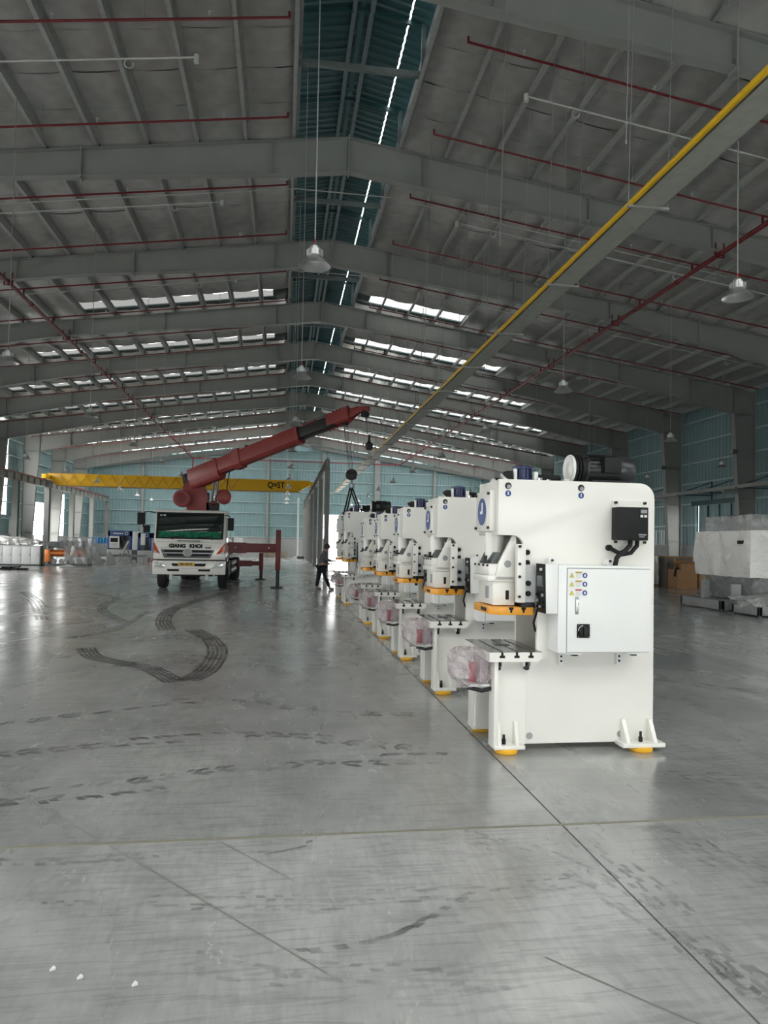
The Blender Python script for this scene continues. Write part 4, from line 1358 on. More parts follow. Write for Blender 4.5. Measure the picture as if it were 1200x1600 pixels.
# cab shell: side profile swept across, windscreen raked
cabp = [(0.0, 1.06), (-.02, 1.30), (.02, 1.80), (.20, 2.74), (.32, 2.86), (1.55, 2.90), (1.72, 2.80), (1.75, 1.0), (1.25, 1.0), (1.2, 1.15), (.35, 1.15), (.30, 1.06)]
cabo = MB().prism(cabp, 'x', -HW, HW).build('cab', TW, tk, .035)
MB().prism([(-.004, 1.86), (.166, 2.70), (.150, 2.70), (-.024, 1.86)], 'x', -1.10, 1.10).build('windscreen', M['glass_dk'], cabo, .004)
MB().prism([(-.030, 1.87), (.020, 2.07), (.014, 2.08), (-.036, 1.88)], 'x', -1.07, 1.07).build('windscreen_tint', M['glass_green'], cabo)
MB().prism([(.085, 2.30), (.145, 2.60), (.139, 2.60), (.079, 2.30)], 'x', -.30, .48).build('rear_window_view', mat('cab_interior_grey', (.06, .07, .07), .4), cabo)
wsf = MB()
for x0, x1 in ((-1.16, -1.09), (1.09, 1.16)):
    wsf.prism([(-.012, 1.84), (.172, 2.74), (.145, 2.74), (-.034, 1.84)], 'x', x0, x1)
wsf.prism([(.160, 2.69), (.176, 2.76), (.152, 2.76), (.136, 2.69)], 'x', -1.16, 1.16).prism([(-.012, 1.82), (-.002, 1.88), (-.026, 1.88), (-.038, 1.82)], 'x', -1.16, 1.16)
wsf.build('windscreen_seal', M['black'], cabo)
for x0, x1, sx in ((-.62, -.18, 1), (.35, .80, -1)):
    MB().beam((x0 if sx > 0 else x1, -.045, 1.80), ((x0 + x1) / 2, -.05, 1.90), .02, .02).beam((x0 - .1, -.04, 1.87), (x1, -.045, 1.92), .015, .03).build('wiper', M['black'], cabo)
MB().bx(-.42, .36, -.035, .02, 1.735, 1.765).build('cowl_vent', M['black'], cabo)
for a, b in ((-1.02, 2.63), (-.90, 2.64)):
    MB().bx(a - .04, a + .04, .135, .15, b - .04, b + .04).build('permit_sticker', M['sign_w'], cabo)
# panel lines, grille, emblem
MB().bx(-1.13, 1.13, -.030, -.02, 1.700, 1.707).bx(-1.24, 1.24, -.035, 0, 1.065, 1.095).build('panel_seam', M['black'], cabo)
gr = MB().prism([(-.98, 1.44), (.87, 1.44), (.72, 1.15), (-.86, 1.15)], 'y', -.045, .0).build('grille', M['steel_dk'], cabo)
for z, x0, x1 in ((1.385, -.86, .76), (1.255, -.76, .68)):
    MB().bx(x0, x1, -.055, -.044, z - .04, z + .035).build('grille_slot', M['black'], gr)
MB().bx(-.9, .8, -.060, -.05, 1.305, 1.335).build('grille_bar', M['grey_lt'], gr)
em = MB().lathe([(0, 0), (.16, 0), (.17, .02), (.14, .03), (0, .03)], (-.06, -.045, 1.335), (0, -1, 0), n=28)
em.v = [(-.06 + (x + .06) * 1.0, y, 1.335 + (z - 1.335) * .82) for x, y, z in em.v]
em = em.build('grille_emblem', M['galv'], gr, 0, True)
MB().cyl((-.06, -.079, 1.335), (-.06, -.074, 1.335), .10, n=24).build('emblem_face', M['machine_grey'], em)
MB().bx(-.10, -.075, -.082, -.078, 1.28, 1.39).bx(-.045, -.02, -.082, -.078, 1.28, 1.39).bx(-.10, -.02, -.082, -.078, 1.325, 1.345).build('emblem_mark', M['lens'], em)
R90 = (PI / 2, 0, 0)
text_mesh('lettering', 'GIANG', .18, M['black'], cabo, (-.42, -.026, 1.565), R90, .011, .003, 1.0)
text_mesh('lettering', 'KHOI', .18, M['black'], cabo, (.22, -.026, 1.565), R90, .011, .003, 1.0)
text_mesh('lettering', 'SERIES', .07, M['grey_lt'], cabo, (.66, -.026, 1.60), R90, 0, .003, 1.2)
text_mesh('lettering', '500', .085, M['black'], cabo, (.64, -.026, 1.51), R90, .003, .003, 1.7)
text_mesh('lettering', 'HINO', .07, M['grey_lt'], cabo, (-.85, -.026, 1.50), R90, 0, .003, 2.0)
# corner lamps
for s in (-1, 1):
    p = [(s * 1.235, 1.70), (s * 1.235, 1.33), (s * (.92 if s > 0 else 1.00), 1.29)]
    MB().prism(p, 'y', -.04, .10).build('corner_lamp', M['amber'], cabo, .006)
    MB().prism([(s * 1.21, 1.42), (s * 1.21, 1.31), (s * 1.04, 1.30)], 'y', -.046, -.039).build('lamp_lens', M['lens'], cabo)
# bumper
bm_ = MB().prism([(-.06, 1.05), (-.09, .98), (-.09, .72), (-.04, .56), (.35, .56), (.35, 1.05)], 'x', -HW - .01, HW + .01).build('bumper', TW, tk, .025)
for s in (-1, 1):
    p = [(s * 1.20, .99), (s * 1.18, .82), (s * .84, .80), (s * .80, .86), (s * .92, .98)]
    MB().prism(p, 'y', -.105, -.05).build('headlamp', M['lens'], bm_, .006)
    MB().cyl((s * 1.02, -.112, .90), (s * 1.02, -.10, .90), .055, n=16).build('lamp_reflector', M['chrome'], bm_)
    MB().prism([(s * .60, .955), (s * .15, .955), (s * .15, .855), (s * .55, .855)], 'y', -.098, -.06).build('bumper_vent', M['black'], bm_)
    MB().prism([(s * .75, .755), (s * .33, .755), (s * .33, .68), (s * .72, .68)], 'y', -.098, -.06).build('bumper_vent', M['black'], bm_)
MB().bx(-1.23, 1.23, -.094, -.088, .775, .783).build('bumper_seam', M['machine_grey'], bm_)
pl = MB().bx(-.37, .20, -.115, -.095, .86, .985).build('number_plate', mat('plate_yellow', (.62, .40, .06), .45), bm_)
text_mesh('plate_lettering', '89H 083.95', .105, M['black'], pl, (-.085, -.117, .922), R90, .002, .002, .85)
for x in (-.62, .62):
    MB().bx(x - .05, x + .05, -.05, .1, .38, .56).build('tow_hook', M['grey_lt'], tk)
# doors, side windows, mirrors
for s in (-1, 1):
    MB().prism([(.28, 1.88), (.40, 2.62), (1.25, 2.66), (1.25, 1.88)], 'x', s * (HW - .005), s * (HW + .012)).build('side_window', M['glass_dk'], cabo)
    MB().bx(*sorted((s * HW, s * (HW + .03))), 1.05, 1.2, 1.62, 1.68).build('door_handle', M['black'], cabo)
    MB().bx(*sorted((s * HW, s * (HW + .012))), 1.33, 1.345, 1.1, 2.7).build('door_seam', M['machine_grey'], cabo)
mr = MB().tube([(-1.20, .15, 2.72), (-1.45, .02, 2.78), (-1.60, -.02, 2.70), (-1.60, -.02, 2.20)], .018, 8).build('mirror_arm', M['black'], tk, 0, True)
MB().bx(-1.80, -1.53, -.08, .02, 2.30, 2.72).build('mirror', M['black'], mr, .03)
MB().bx(-1.58, -1.36, -.08, .02, 2.02, 2.28).build('mirror', M['black'], mr, .03)
mr = MB().tube([(1.20, .20, 2.70), (1.36, .05, 2.66), (1.42, .02, 2.5)], .018, 8).build('mirror_arm', M['black'], tk, 0, True)
MB().bx(1.30, 1.52, -.04, .06, 2.14, 2.60).build('mirror', M['black'], mr, .03)
# chassis and wheels
MB().bx(-.45, -.33, .2, 10.6, .78, 1.05).bx(.33, .45, .2, 10.6, .78, 1.05).bx(-.45, .45, .4, .6, .6, .8).bx(-.7, .7, 1.2, 1.4, .45, .6).build('chassis', M['black_metal'], tk)
tyre = MB().lathe([(.27, -.15), (.44, -.165), (.50, -.14), (.515, -.06), (.515, .06), (.50, .14), (.44, .165), (.27, .15)], (0, 0, 0), (1, 0, 0), n=32, closed=True)
for k in range(4):
    tyre.lathe([(.518, -.10 + .06 * k), (.512, -.105 + .06 * k), (.512, -.095 + .06 * k)], (0, 0, 0), (1, 0, 0), n=24, closed=True)
tyrem = tyre.mesh('tyre', M['rubber'], 0, True)
rimm = MB().lathe([(0, .02), (.10, .02), (.12, .07), (.20, .07), (.22, .0), (.27, .04), (.28, .12), (.29, .12), (.29, -.12), (0, -.12)], (0, 0, 0), (1, 0, 0), n=24).mesh('rim', M['machine_grey'], 0, True)
for y, duals in ((1.32, 0), (7.2, 1), (8.5, 1)):
    for s in (-1, 1):
        for q in range(1 + duals):
            w = link('tyre', tyrem, tk, (s * (1.08 - .36 * q), y, .515))
            r = link('rim', rimm, w)
            r.scale.x = s
for s in (-1, 1):
    MB().prism([(.72, .95), (.80, 1.10), (1.32, 1.22), (1.85, 1.10), (1.95, .95), (1.95, 1.0), (1.85, 1.15), (1.32, 1.27), (.78, 1.15), (.68, 1.0)], 'x', *sorted((s * .86, s * 1.235))).build('mudguard', M['black'], tk)
    MB().bx(*sorted((s * .7, s * 1.20)), 2.1, 3.4, .42, 1.0).build('battery_box', M['black'], tk, .02)
    MB().bx(*sorted((s * .75, s * 1.22)), 3.6, 6.4, .45, .98).build('side_locker', M['black'], tk, .02)
    for z in (.55, .82):
        MB().bx(*sorted((s * 1.22, s * 1.25)), 3.65, 6.35, z, z + .10).build('side_guard', M['sign_w'], tk)
MB().bx(-1.22, 1.22, 2.3, 10.8, 1.12, 1.24).build('deck', M['steel_dk'], tk)
for k in range(7):
    for s in (-1, 1):
        MB().bx(*sorted((s * 1.19, s * 1.24)), 4.3 + k * 1.0, 5.25 + k * 1.0, 1.24, 1.95).build('dropside', M['machine_pale'], tk)
# outriggers
for y0, x1, zt, z0, z1 in ((1.7, 3.02, 2.24, 1.36, 1.70), (7.7, 2.22, 1.25, .66, .86)):
    o = MB().bx(-1.3, x1, y0 - .16, y0 + .16, z0, z1).build('outrigger_beam', M['crane_dred'], tk, .01)
    MB().bx(1.2, 1.9, y0 - .19, y0 + .19, z0 - .04, z1 + .03).build('outrigger_sleeve', M['crane_dred'], o)
    MB().bx(x1 - .02, x1 + .18, y0 - .13, y0 + .13, .70 if y0 < 3 else .45, zt).build('outrigger_leg', M['crane_dred'], o, .01)
    MB().bx(x1 + .01, x1 + .15, y0 - .10, y0 + .10, .05, .75).build('outrigger_foot_tube', M['black_metal'], o)
    MB().bx(x1 - .18, x1 + .28, y0 - .2, y0 + .2, 0, .05).build('outrigger_pad', M['black_metal'], o)
    if y0 < 3:
        for x in (1.5, 2.75):
            MB().cyl((x, y0 - .20, 1.54), (x, y0 - .15, 1.54), .03, n=10).build('locking_pin', M['grey_lt'], o)
# crane: turret, winches, ram, telescopic boom
CR = M['crane_red']
tu = MB().bx(-.55, .55, 2.9, 4.0, 1.24, 2.6).build('crane_base', M['crane_dred'], tk, .03)
MB().cyl((0, 3.45, 2.6), (0, 3.45, 2.95), .42, n=24).build('slew_ring', M['black_metal'], tu)
col = MB().prism([(-.55, 2.95), (.35, 2.95), (.25, 3.6), (.05, 4.15), (-.45, 4.25), (-.75, 3.9)], 'y', 3.2, 3.7).build('turret', CR, tk, .02)
wd = MB().lathe([(0, -.25), (.30, -.25), (.33, -.22), (.33, -.12), (.24, -.10), (.24, .10), (.33, .12), (.33, .25), (0, .25)], (-.72, 3.05, 3.42), (0, 1, 0), n=26).build('winch_drum', CR, col, 0, True)
MB().lathe([(0, 0), (.22, 0), (.22, .05), (.10, .07), (.10, .12), (0, .12)], (-.72, 2.82, 3.42), (0, -1, 0), n=22).build('winch_motor', M['crane_dred'], wd, 0, True)
MB().lathe([(0, -.22), (.26, -.22), (.30, -.2), (.30, .2), (.26, .22), (0, .22)], (.88, 3.3, 3.55), (0, 1, 0), n=22).build('oil_drum', CR, col, 0, True)
MB().bx(.2, .7, 3.2, 3.6, 3.0, 3.3).bx(-.1, .3, 3.3, 3.6, 3.1, 3.7).build('valve_bank', M['black_metal'], col)
A = Vector((-.42, 3.45, 4.28))          # boom foot (local to truck)
Bt = Vector((5.65, -1.30, 6.32))        # boom head
dvec = (Bt - A).normalized()
Lb = (Bt - A).length
nrm = dvec.cross(Vector((0, 0, 1))).normalized()
bup = nrm.cross(dvec)


def boom_sec(t0, t1, w, h, up=0.0):
    """six-sided box section along the boom axis"""
    m = MB()
    prof = [(-w / 2, -h * .30), (-w * .30, -h / 2), (w * .30, -h / 2), (w / 2, -h * .30), (w / 2, h / 2), (-w / 2, h / 2)]
    vs = []
    for t in (t0, t1):
        c = A + dvec * (Lb * t) + bup * up
        vs += [c + nrm * a + bup * b for a, b in prof]
    m.add(vs, [tuple(range(6))[::-1], tuple(range(6, 12))] + [(i, (i + 1) % 6, 6 + (i + 1) % 6, 6 + i) for i in range(6)])
    return m

b1 = boom_sec(.10, .70, .42, .60).build('boom_section', CR, tk, .01)
boom_sec(.30, .345, .48, .74).build('boom_collar', CR, b1)
boom_sec(.685, .70, .46, .66).build('boom_collar', CR, b1)
boom_sec(.0, .20, .48, .80, -.08).build('boom_heel', CR, b1, .02)
boom_sec(-.035, .0, .46, .5, -.05).build('heel_guard', M['black'], b1, .01)
b2 = boom_sec(.68, .90, .33, .44).build('boom_section', mat('boom_black', (.025, .024, .024), .4), tk, .008)
boom_sec(.66, .80, .15, .06, .27).build('boom_top_rail', CR, b2)
hd = boom_sec(.86, .98, .36, .46, .04).build('boom_head', CR, tk, .02)
for k in range(6):
    c = A + dvec * (Lb * (.865 + .02 * k))
    m = MB().beam(c + bup * .30 - dvec * .1, c - bup * .22 + dvec * .12, .40, .045, up=nrm)
    m.build('head_rib', M['crane_dred'], hd)
nose = MB().beam(A + dvec * (Lb * .96), A + dvec * (Lb * 1.03) + bup * .06, .22, .34, .20, .24).beam(A + dvec * (Lb * 1.02) + bup * .06, A + dvec * (Lb * 1.075) - bup * .04, .16, .22, .14, .16)
nose.build('boom_nose', CR, hd, .015)
for t in (.945, 1.05):
    c = A + dvec * (Lb * t) - bup * .17
    MB().cyl(c - nrm * .08, c + nrm * .08, .13, n=16).build('sheave', M['black_metal'], hd)
MB().tube([A + dvec * (Lb * .02) + bup * .34, A + dvec * (Lb * .45) + bup * .36, A + dvec * (Lb * .9) + bup * .33], .012, 6).build('hoist_rope', M['black_metal'], b1)
for t in (.17, .38):
    c = A + dvec * (Lb * t) + bup * .30
    MB().beam(c, c + bup * .12, .10, .10).build('rope_guide', M['black'], b1)
cc = A + dvec * (Lb * .13) - nrm * -.0
MB().beam(A + dvec * (Lb * .185) + nrm * .205 - dvec * .10 + bup * .08, A + dvec * (Lb * .185) + nrm * .205 + dvec * .12 + bup * .08, .006, .16).build('maker_plate', M['warn_o'], b1)
# luffing ram
r0, r1 = Vector((.42, 3.45, 2.98)), A + dvec * (Lb * .165) - bup * .22
MB().cyl(r0, r0 + (r1 - r0) * .25, .13, n=16).build('ram_cylinder', M['crane_dred'], tk, 0, True)
MB().cyl(r0 + (r1 - r0) * .2 + Vector((-.06, 0, 0)), r1 + Vector((-.06, 0, 0)), .055, n=14).cyl(r0 + (r1 - r0) * .2 + Vector((.09, 0, 0)), r1 + Vector((.09, 0, 0)), .055, n=14).build('ram_rod', M['chrome'], tk, 0, True)
MB().tube([Vector((.75, 3.3, 3.3)), Vector((1.05, 3.2, 3.5)), Vector((1.0, 3.1, 3.95)), A + dvec * (Lb * .25) - bup * .3], .02, 7).build('hydraulic_hose', M['black'], tk)

# hook blocks and slings hanging from the boom head (things of their own, held by the ropes)
TO = tk.location
h1 = Vector((2.33, 24.15, 4.02))
top = TO + A + dvec * (Lb * .945) - bup * .17
hb = thing('hook_block', 'dark hook block hanging from the crane boom over the presses', 'hook', h1)
for dx in (-.07, -.03, .03, .07):
    MB().cyl((dx, 0, .2), (top.x - h1.x + dx, top.y - h1.y, top.z - h1.z), .008, n=5).build('wire_rope', M['black_metal'], hb)
MB().cyl((0, -.08, .13), (0, .08, .13), .20, n=20).build('sheave_block', mat('block_maroon', (.06, .02, .02), .5), hb)
MB().bx(-.17, .17, -.10, .10, -.02, .26).build('block_cheek', M['black_metal'], hb, .03)
MB().tube([(0, 0, -.05), (0, 0, -.15), (.08, 0, -.22), (.09, 0, -.30), (.02, 0, -.36), (-.06, 0, -.33), (-.07, 0, -.28)], .035, 8).build('hook', M['machine_grey'], hb, 0, True)
sg = thing('lifting_sling', 'dark two-leg lifting sling from the hook down to a tall press', 'sling', h1 + Vector((0, 0, -.33)))
tgt = [Vector((2.02, 22.9, 2.72)), Vector((2.60, 23.3, 2.72))]
for q in tgt:
    for e in (-.04, .04):
        d = q - sg.location
        MB().cyl((e, 0, 0), (d.x + e, d.y, d.z), .028, n=7).build('sling_leg', mat('sling_dark', (.03, .04, .035), .8) if 'sling' not in M else M['sling'], sg)
h2 = Vector((2.91, 24.2, 5.15))
t2 = TO + A + dvec * (Lb * 1.05) - bup * .17
h2.y = t2.y
ab = thing('auxiliary_hook', 'small dark auxiliary hook hanging from the tip of the crane boom', 'hook', h2)
MB().cyl((0, 0, .1), (t2.x - h2.x, 0, t2.z - h2.z), .008, n=5).build('wire_rope', M['black_metal'], ab)
MB().lathe([(0, .42), (.03, .40), (.05, .15), (.13, .08), (.14, -.05), (.10, -.14), (0, -.15)], n=16).build('ball_weight', M['black_metal'], ab, 0, True)
MB().tube([(0, 0, -.13), (0, 0, -.22), (.08, 0, -.29), (.08, 0, -.36), (0, 0, -.41), (-.07, 0, -.36)], .03, 8).build('hook', M['machine_grey'], ab, 0, True)

# ================================================================== WORKER
def skin_body(name, joints, edges, material, parent, sub=2):
    me = bpy.data.meshes.new(name)
    me.from_pydata([j[:3] for j in joints], edges, [])
    o = link(name, me, parent)
    md = o.modifiers.new('skin', 'SKIN')
    md.use_smooth_shade = True
    for i, j in enumerate(joints):
        r = j[3]
        me.skin_vertices[0].data[i].radius = (r, r) if not isinstance(r, tuple) else r
    me.skin_vertices[0].data[0].use_root = True
    s = o.modifiers.new('subsurf', 'SUBSURF')
    s.levels = s.render_levels = sub
    me.materials.append(material)
    return o

pw = thing('person', 'person in grey long-sleeved shirt and dark trousers reaching towards the far presses', 'person', (1.50, 26.6, 0))
# facing +x, leaning forward slightly; local x forward
body = [(0, 0, .90, (.15, .11)), (.02, 0, 1.05, (.14, .11)), (.06, 0, 1.22, (.16, .12)), (.10, 0, 1.36, (.16, .11)), (.14, 0, 1.45, .055), (.19, 0, 1.53, .075), (.22, 0, 1.62, .095), (.215, 0, 1.68, .075),
        (.10, .19, 1.38, .062), (.13, .24, 1.14, .05), (.26, .20, .98, .04), (.34, .19, .96, .035),
        (.10, -.19, 1.38, .062), (.16, -.25, 1.15, .05), (.36, -.22, 1.09, .04), (.44, -.20, 1.10, .035),
        (-.05, .10, .84, .095), (-.10, .11, .48, .065), (-.17, .12, .10, .045), (-.10, .12, .045, .04), (-.02, .12, .03, .035),
        (.05, -.10, .84, .095), (.16, -.11, .48, .065), (.30, -.12, .10, .045), (.37, -.12, .045, .04), (.46, -.12, .03, .035)]
be = [(0, 1), (1, 2), (2, 3), (3, 4), (4, 5), (5, 6), (6, 7), (3, 8), (8, 9), (9, 10), (10, 11), (3, 12), (12, 13), (13, 14), (14, 15), (0, 16), (16, 17), (17, 18), (18, 19), (19, 20), (0, 21), (21, 22), (22, 23), (23, 24), (24, 25)]
bd = skin_body('body', body, be, M['skin'], pw)
G_ = 1.16
shirt = [(j[0], j[1], j[2], (j[3][0] * G_, j[3][1] * G_) if isinstance(j[3], tuple) else j[3] * G_ + .008) for j in body]
sj = [shirt[0][:2] + (.88, (.165, .125))] + shirt[1:4] + [(.13, 0, 1.44, .075)] + [shirt[8], shirt[9], shirt[10], shirt[12], shirt[13], shirt[14]]
skin_body('shirt', sj, [(0, 1), (1, 2), (2, 3), (3, 4), (3, 5), (5, 6), (6, 7), (3, 8), (8, 9), (9, 10)], M['shirt'], pw)
tj = [(0, 0, .92, (.165, .125)), shirt[16], shirt[17], shirt[18], shirt[21], shirt[22], shirt[23]]
skin_body('trousers', tj, [(0, 1), (1, 2), (2, 3), (0, 4), (4, 5), (5, 6)], M['trousers'], pw)
for q, dx in ((18, 0), (23, 0)):
    bx_, by_ = body[q][0], body[q][1]
    skin_body('shoe', [(bx_ - .03, by_, .05, .05), (bx_ + .08, by_, .045, .05), (bx_ + .19, by_, .035, .035)], [(0, 1), (1, 2)], M['shoe'], pw, 1)
hm = MB().lathe([(0, .125), (.06, .115), (.098, .07), (.108, .01), (.10, -.05), (.085, -.07)], (.205, 0, 1.625), (-.25, 0, 1), n=16)
hm.build('hair', M['hair'], pw, 0, True)
fc = MB().lathe([(0, .03), (.012, .02), (.018, 0), (.0, -.01)], (.315, 0, 1.60), (1, 0, 0), n=8)
fc.build('nose', M['skin'], bd, 0, True)
for s in (-1, 1):
    MB().lathe([(0, .006), (.009, .004), (.012, 0), (0, -.002)], (.305, s * .035, 1.63), (1, 0, 0), n=8).build('eye', M['hair'], bd)
    MB().lathe([(0, .012), (.02, .01), (.028, 0), (0, -.004)], (.21, s * .092, 1.61), (0, s, 0), n=10).build('ear', M['skin'], bd, 0, True)
    # hand: palm with four fingers and a thumb
    hx, hy, hz = (.34, .19, .96) if s > 0 else (.44, -.20, 1.10)
    pj, pe = [(hx, hy, hz, .034), (hx + .06, hy, hz - .005, (.036, .02))], [(0, 1)]
    for f in range(4):
        k = len(pj)
        yy = hy - .027 + .018 * f
        ln = (.045, .052, .048, .036)[f]
        pj += [(hx + .085, yy, hz - .008, .010), (hx + .085 + ln * .6, yy, hz - .022, .009), (hx + .085 + ln, yy, hz - .05, .008)]
        pe += [(1, k), (k, k + 1), (k + 1, k + 2)]
    k = len(pj)
    pj += [(hx + .035, hy - s * .045, hz, .011), (hx + .075, hy - s * .058, hz - .015, .009)]
    pe += [(0, k), (k, k + 1)]
    skin_body('hand', pj, pe, M['skin'], bd, 1)

# ================================================================== FILM DRAPES
def drape(name, x0, x1, y0, y1, z0, z1, material, parent, amp=.05, n=14, seed=1, taper=0.0, top=True):
    """loose film over a box: four walls and a top, wrinkled by noise"""
    rnd = random.Random(seed)
    m = MB()
    per = []
    for k in range(n):
        per.append((x0 + (x1 - x0) * k / n, y0))
    for k in range(n):
        per.append((x1, y0 + (y1 - y0) * k / n))
    for k in range(n):
        per.append((x1 - (x1 - x0) * k / n, y1))
    for k in range(n):
        per.append((x0, y1 - (y1 - y0) * k / n))
    N_ = len(per)
    cx, cy = (x0 + x1) / 2, (y0 + y1) / 2
    rows = 8
    ph = [rnd.uniform(0, 6.3) for _ in range(4)]
    for r in range(rows + 1):
        t = r / rows
        for k, (x, y) in enumerate(per):
            a = amp * (.6 * math.sin(k * 1.7 + 3 * t + ph[0]) + .5 * math.sin(k * .6 - 5 * t + ph[1]) + .7 * (rnd.random() - .5))
            s = 1 + (a - taper * (1 - t)) / max(.4, min(x1 - x0, y1 - y0) / 2)
            m.v.append((cx + (x - cx) * s, cy + (y - cy) * s, z0 + (z1 - z0) * t + amp * .5 * (rnd.random() - .5)))
    for r in range(rows):
        for k in range(N_):
            a, b = r * N_ + k, r * N_ + (k + 1) % N_
            m.f.append((a, b, b + N_, a + N_))
    if top:
        b = rows * N_
        c = len(m.v)
        for k in range(N_):
            x, y, z = m.v[b + k]
            m.v.append((cx + (x - cx) * .5, cy + (y - cy) * .5, z1 + amp * 1.2 * rnd.random()))
        m.v.append((cx, cy, z1 + amp))
        for k in range(N_):
            k2 = (k + 1) % N_
            m.f.append((b + k, b + k2, c + k2, c + k))
            m.f.append((c + k, c + k2, c + N_))
    return m.build(name, material, parent, 0, True)

# ================================================================== RIGHT: WRAPPED MACHINES AND CARTONS
wm = thing('wrapped_machine', 'large white machine swathed in clear plastic film on a grey base frame', 'machine', (12.6, 17.7, 0))
MB().bx(0, .12, 1.0, 3.1, .04, .30).bx(0, 3.4, 1.0, 1.12, .04, .30).bx(0, 3.4, 2.98, 3.1, .04, .30).bx(.7, .85, 1.0, 3.1, .04, .28).bx(3.3, 3.4, 1.0, 3.1, .04, .3).build('base_frame', M['machine_grey'], wm, .01)
for x, y in ((.06, 1.06), (.06, 3.04), (3.3, 1.06), (3.3, 3.04)):
    MB().cyl((x, y, 0), (x, y, .05), .05, n=10).build('levelling_foot', M['steel_dk'], wm)
MB().bx(.45, 3.3, .35, 2.75, 1.02, 2.28).build('machine_body', M['machine_pale'], wm, .03)
MB().prism([(.75, .28), (3.1, .28), (3.2, 1.05), (.55, 1.05)], 'y', .5, 2.6).build('machine_lower', mat('slate_machine', (.13, .15, .16), .5), wm, .02)
MB().bx(.9, 3.2, .9, 2.6, 2.28, 2.72).build('machine_hood', M['machine_grey'], wm, .04)
MB().bx(.36, .40, .5, .8, 1.95, 2.05).build('machine_tab', M['black'], wm)
drape('body_film', .38, 3.4, .25, 2.85, 1.0, 2.34, M['film_heavy'], wm, .05, 12, 4)
drape('skirt_film', .42, 3.2, .35, 2.7, .34, 1.02, M['film'], wm, .07, 12, 9, .22, False)
drape('hood_film', .6, 3.3, .55, 2.7, 2.30, 2.80, M['film'], wm, .06, 12, 15, 0)
MB().bx(-.06, .20, 1.85, 1.90, .32, .86).build('upright_plate', M['machine_grey'], wm, .01)
MB().bx(.04, .18, .62, .66, .30, .80).bx(.04, .34, .58, .62, .32, .80).build('upright_plate', M['machine_grey'], wm, .01)
mb = thing('machine_bed', 'low grey machine bed with film bunched on it before the wrapped machine', 'machine', (12.52, 16.95, 0))
MB().bx(0, .10, 0, 1.15, .03, .27).bx(0, 3.6, 0, .10, .03, .27).bx(0, 3.6, 1.05, 1.15, .03, .27).bx(3.5, 3.6, 0, 1.15, .03, .27).bx(0, 3.6, 0, 1.15, .03, .06).build('bed_frame', M['machine_grey'], mb, .01)
for x, y in ((.05, .05), (.05, 1.1), (3.5, .05), (3.5, 1.1)):
    MB().cyl((x, y, 0), (x, y, .04), .05, n=10).build('levelling_foot', M['steel_dk'], mb)
MB().bx(.25, 3.3, .2, .95, .06, .22).cyl((.4, .5, .28), (2.6, .5, .28), .10, n=14).build('bed_drive', M['steel_dk'], mb, .01)
drape('bunched_film', .15, 3.5, .1, 1.05, .2, .50, M['film'], mb, .09, 14, 21, 0)

wp = thing('wrapped_pallet', 'grey pallet load wrapped in film beside the brown cartons', 'pallet', (17.05, 31.0, 0))
MB().bx(0, .62, 0, 1.0, 0, .12).build('pallet', M['wood'], wp)
MB().bx(.02, .60, .02, .98, .12, 1.40).build('load', M['machine_pale'], wp, .02)
drape('film', 0, .62, 0, 1.0, .1, 1.43, M['film_heavy'], wp, .03, 8, 31)
dk = thing('grey_crate', 'dark grey crate with carton sheet on top behind the brown cartons', 'crate', (17.85, 30.6, 0))
MB().bx(0, 1.3, .0, .9, .05, 1.36).build('crate_body', mat('taupe_board', (.16, .145, .125), .7), dk, .01)
MB().bx(-.02, 1.34, -.03, .93, 1.36, 1.44).build('carton_lid', M['carton'], dk)
for x in (.05, .65, 1.2):
    MB().bx(x, x + .08, 0, .9, 0, .05).build('skid', M['wood'], dk)


def carton(x, y, w, d, h, z, label, open_=False, rot=0.0):
    o = thing('carton', label, 'carton', (x, y, z), rot, 'brown cartons by the right wall')
    if not open_:
        MB().bx(0, w, 0, d, 0, h).build('carton_body', M['carton'], o, .008)
        MB().bx(w * .46, w * .54, -.002, d + .002, h - .002, h + .003).build('packing_tape', mat('tape_tan', (.42, .27, .13), .3), o)
    else:
        MB().bx(0, w, 0, .012, 0, h).bx(0, w, d - .012, d, 0, h).bx(0, .012, .012, d - .012, 0, h).bx(w - .012, w, .012, d - .012, 0, h).bx(.012, w - .012, .012, d - .012, 0, .012).build('carton_body', M['carton'], o)
        MB().beam((w / 2, .006, h), (w / 2, -.12, h + .10), w, .012).build('flap', M['carton'], o)
        MB().beam((w / 2, d - .006, h), (w / 2, d + .10, h + .12), w, .012).build('flap', M['carton'], o)
        MB().beam((.006, d / 2, h), (-.11, d / 2, h - .05), d, .012, up=(0, 1, 0)).build('flap', M['carton'], o)
    return o

carton(17.62, 29.35, .98, .75, .86, 0, 'large closed brown carton carrying the small open carton')
carton(17.86, 29.45, .70, .55, .26, .863, 'small open brown carton on top of the large one', True)
carton(18.72, 29.4, .95, .7, .95, 0, 'brown carton between the large carton and the plastic-wrapped machine')
cb = thing('cable_bundle', 'black cable end hanging down over the side of the large carton', 'cable', (17.55, 29.35, .0))
MB().tube([(.2, .15, .90), (.05, .02, .92), (-.05, -.05, .75), (-.09, -.06, .55)], .05, 8).build('sheath', M['black'], cb, 0, True)
for k in range(3):
    MB().cyl((-.11 + .03 * k, -.06, .44), (-.10 + .02 * k, -.06, .56), .012, n=6).build('wire_end', M['wood'], cb)

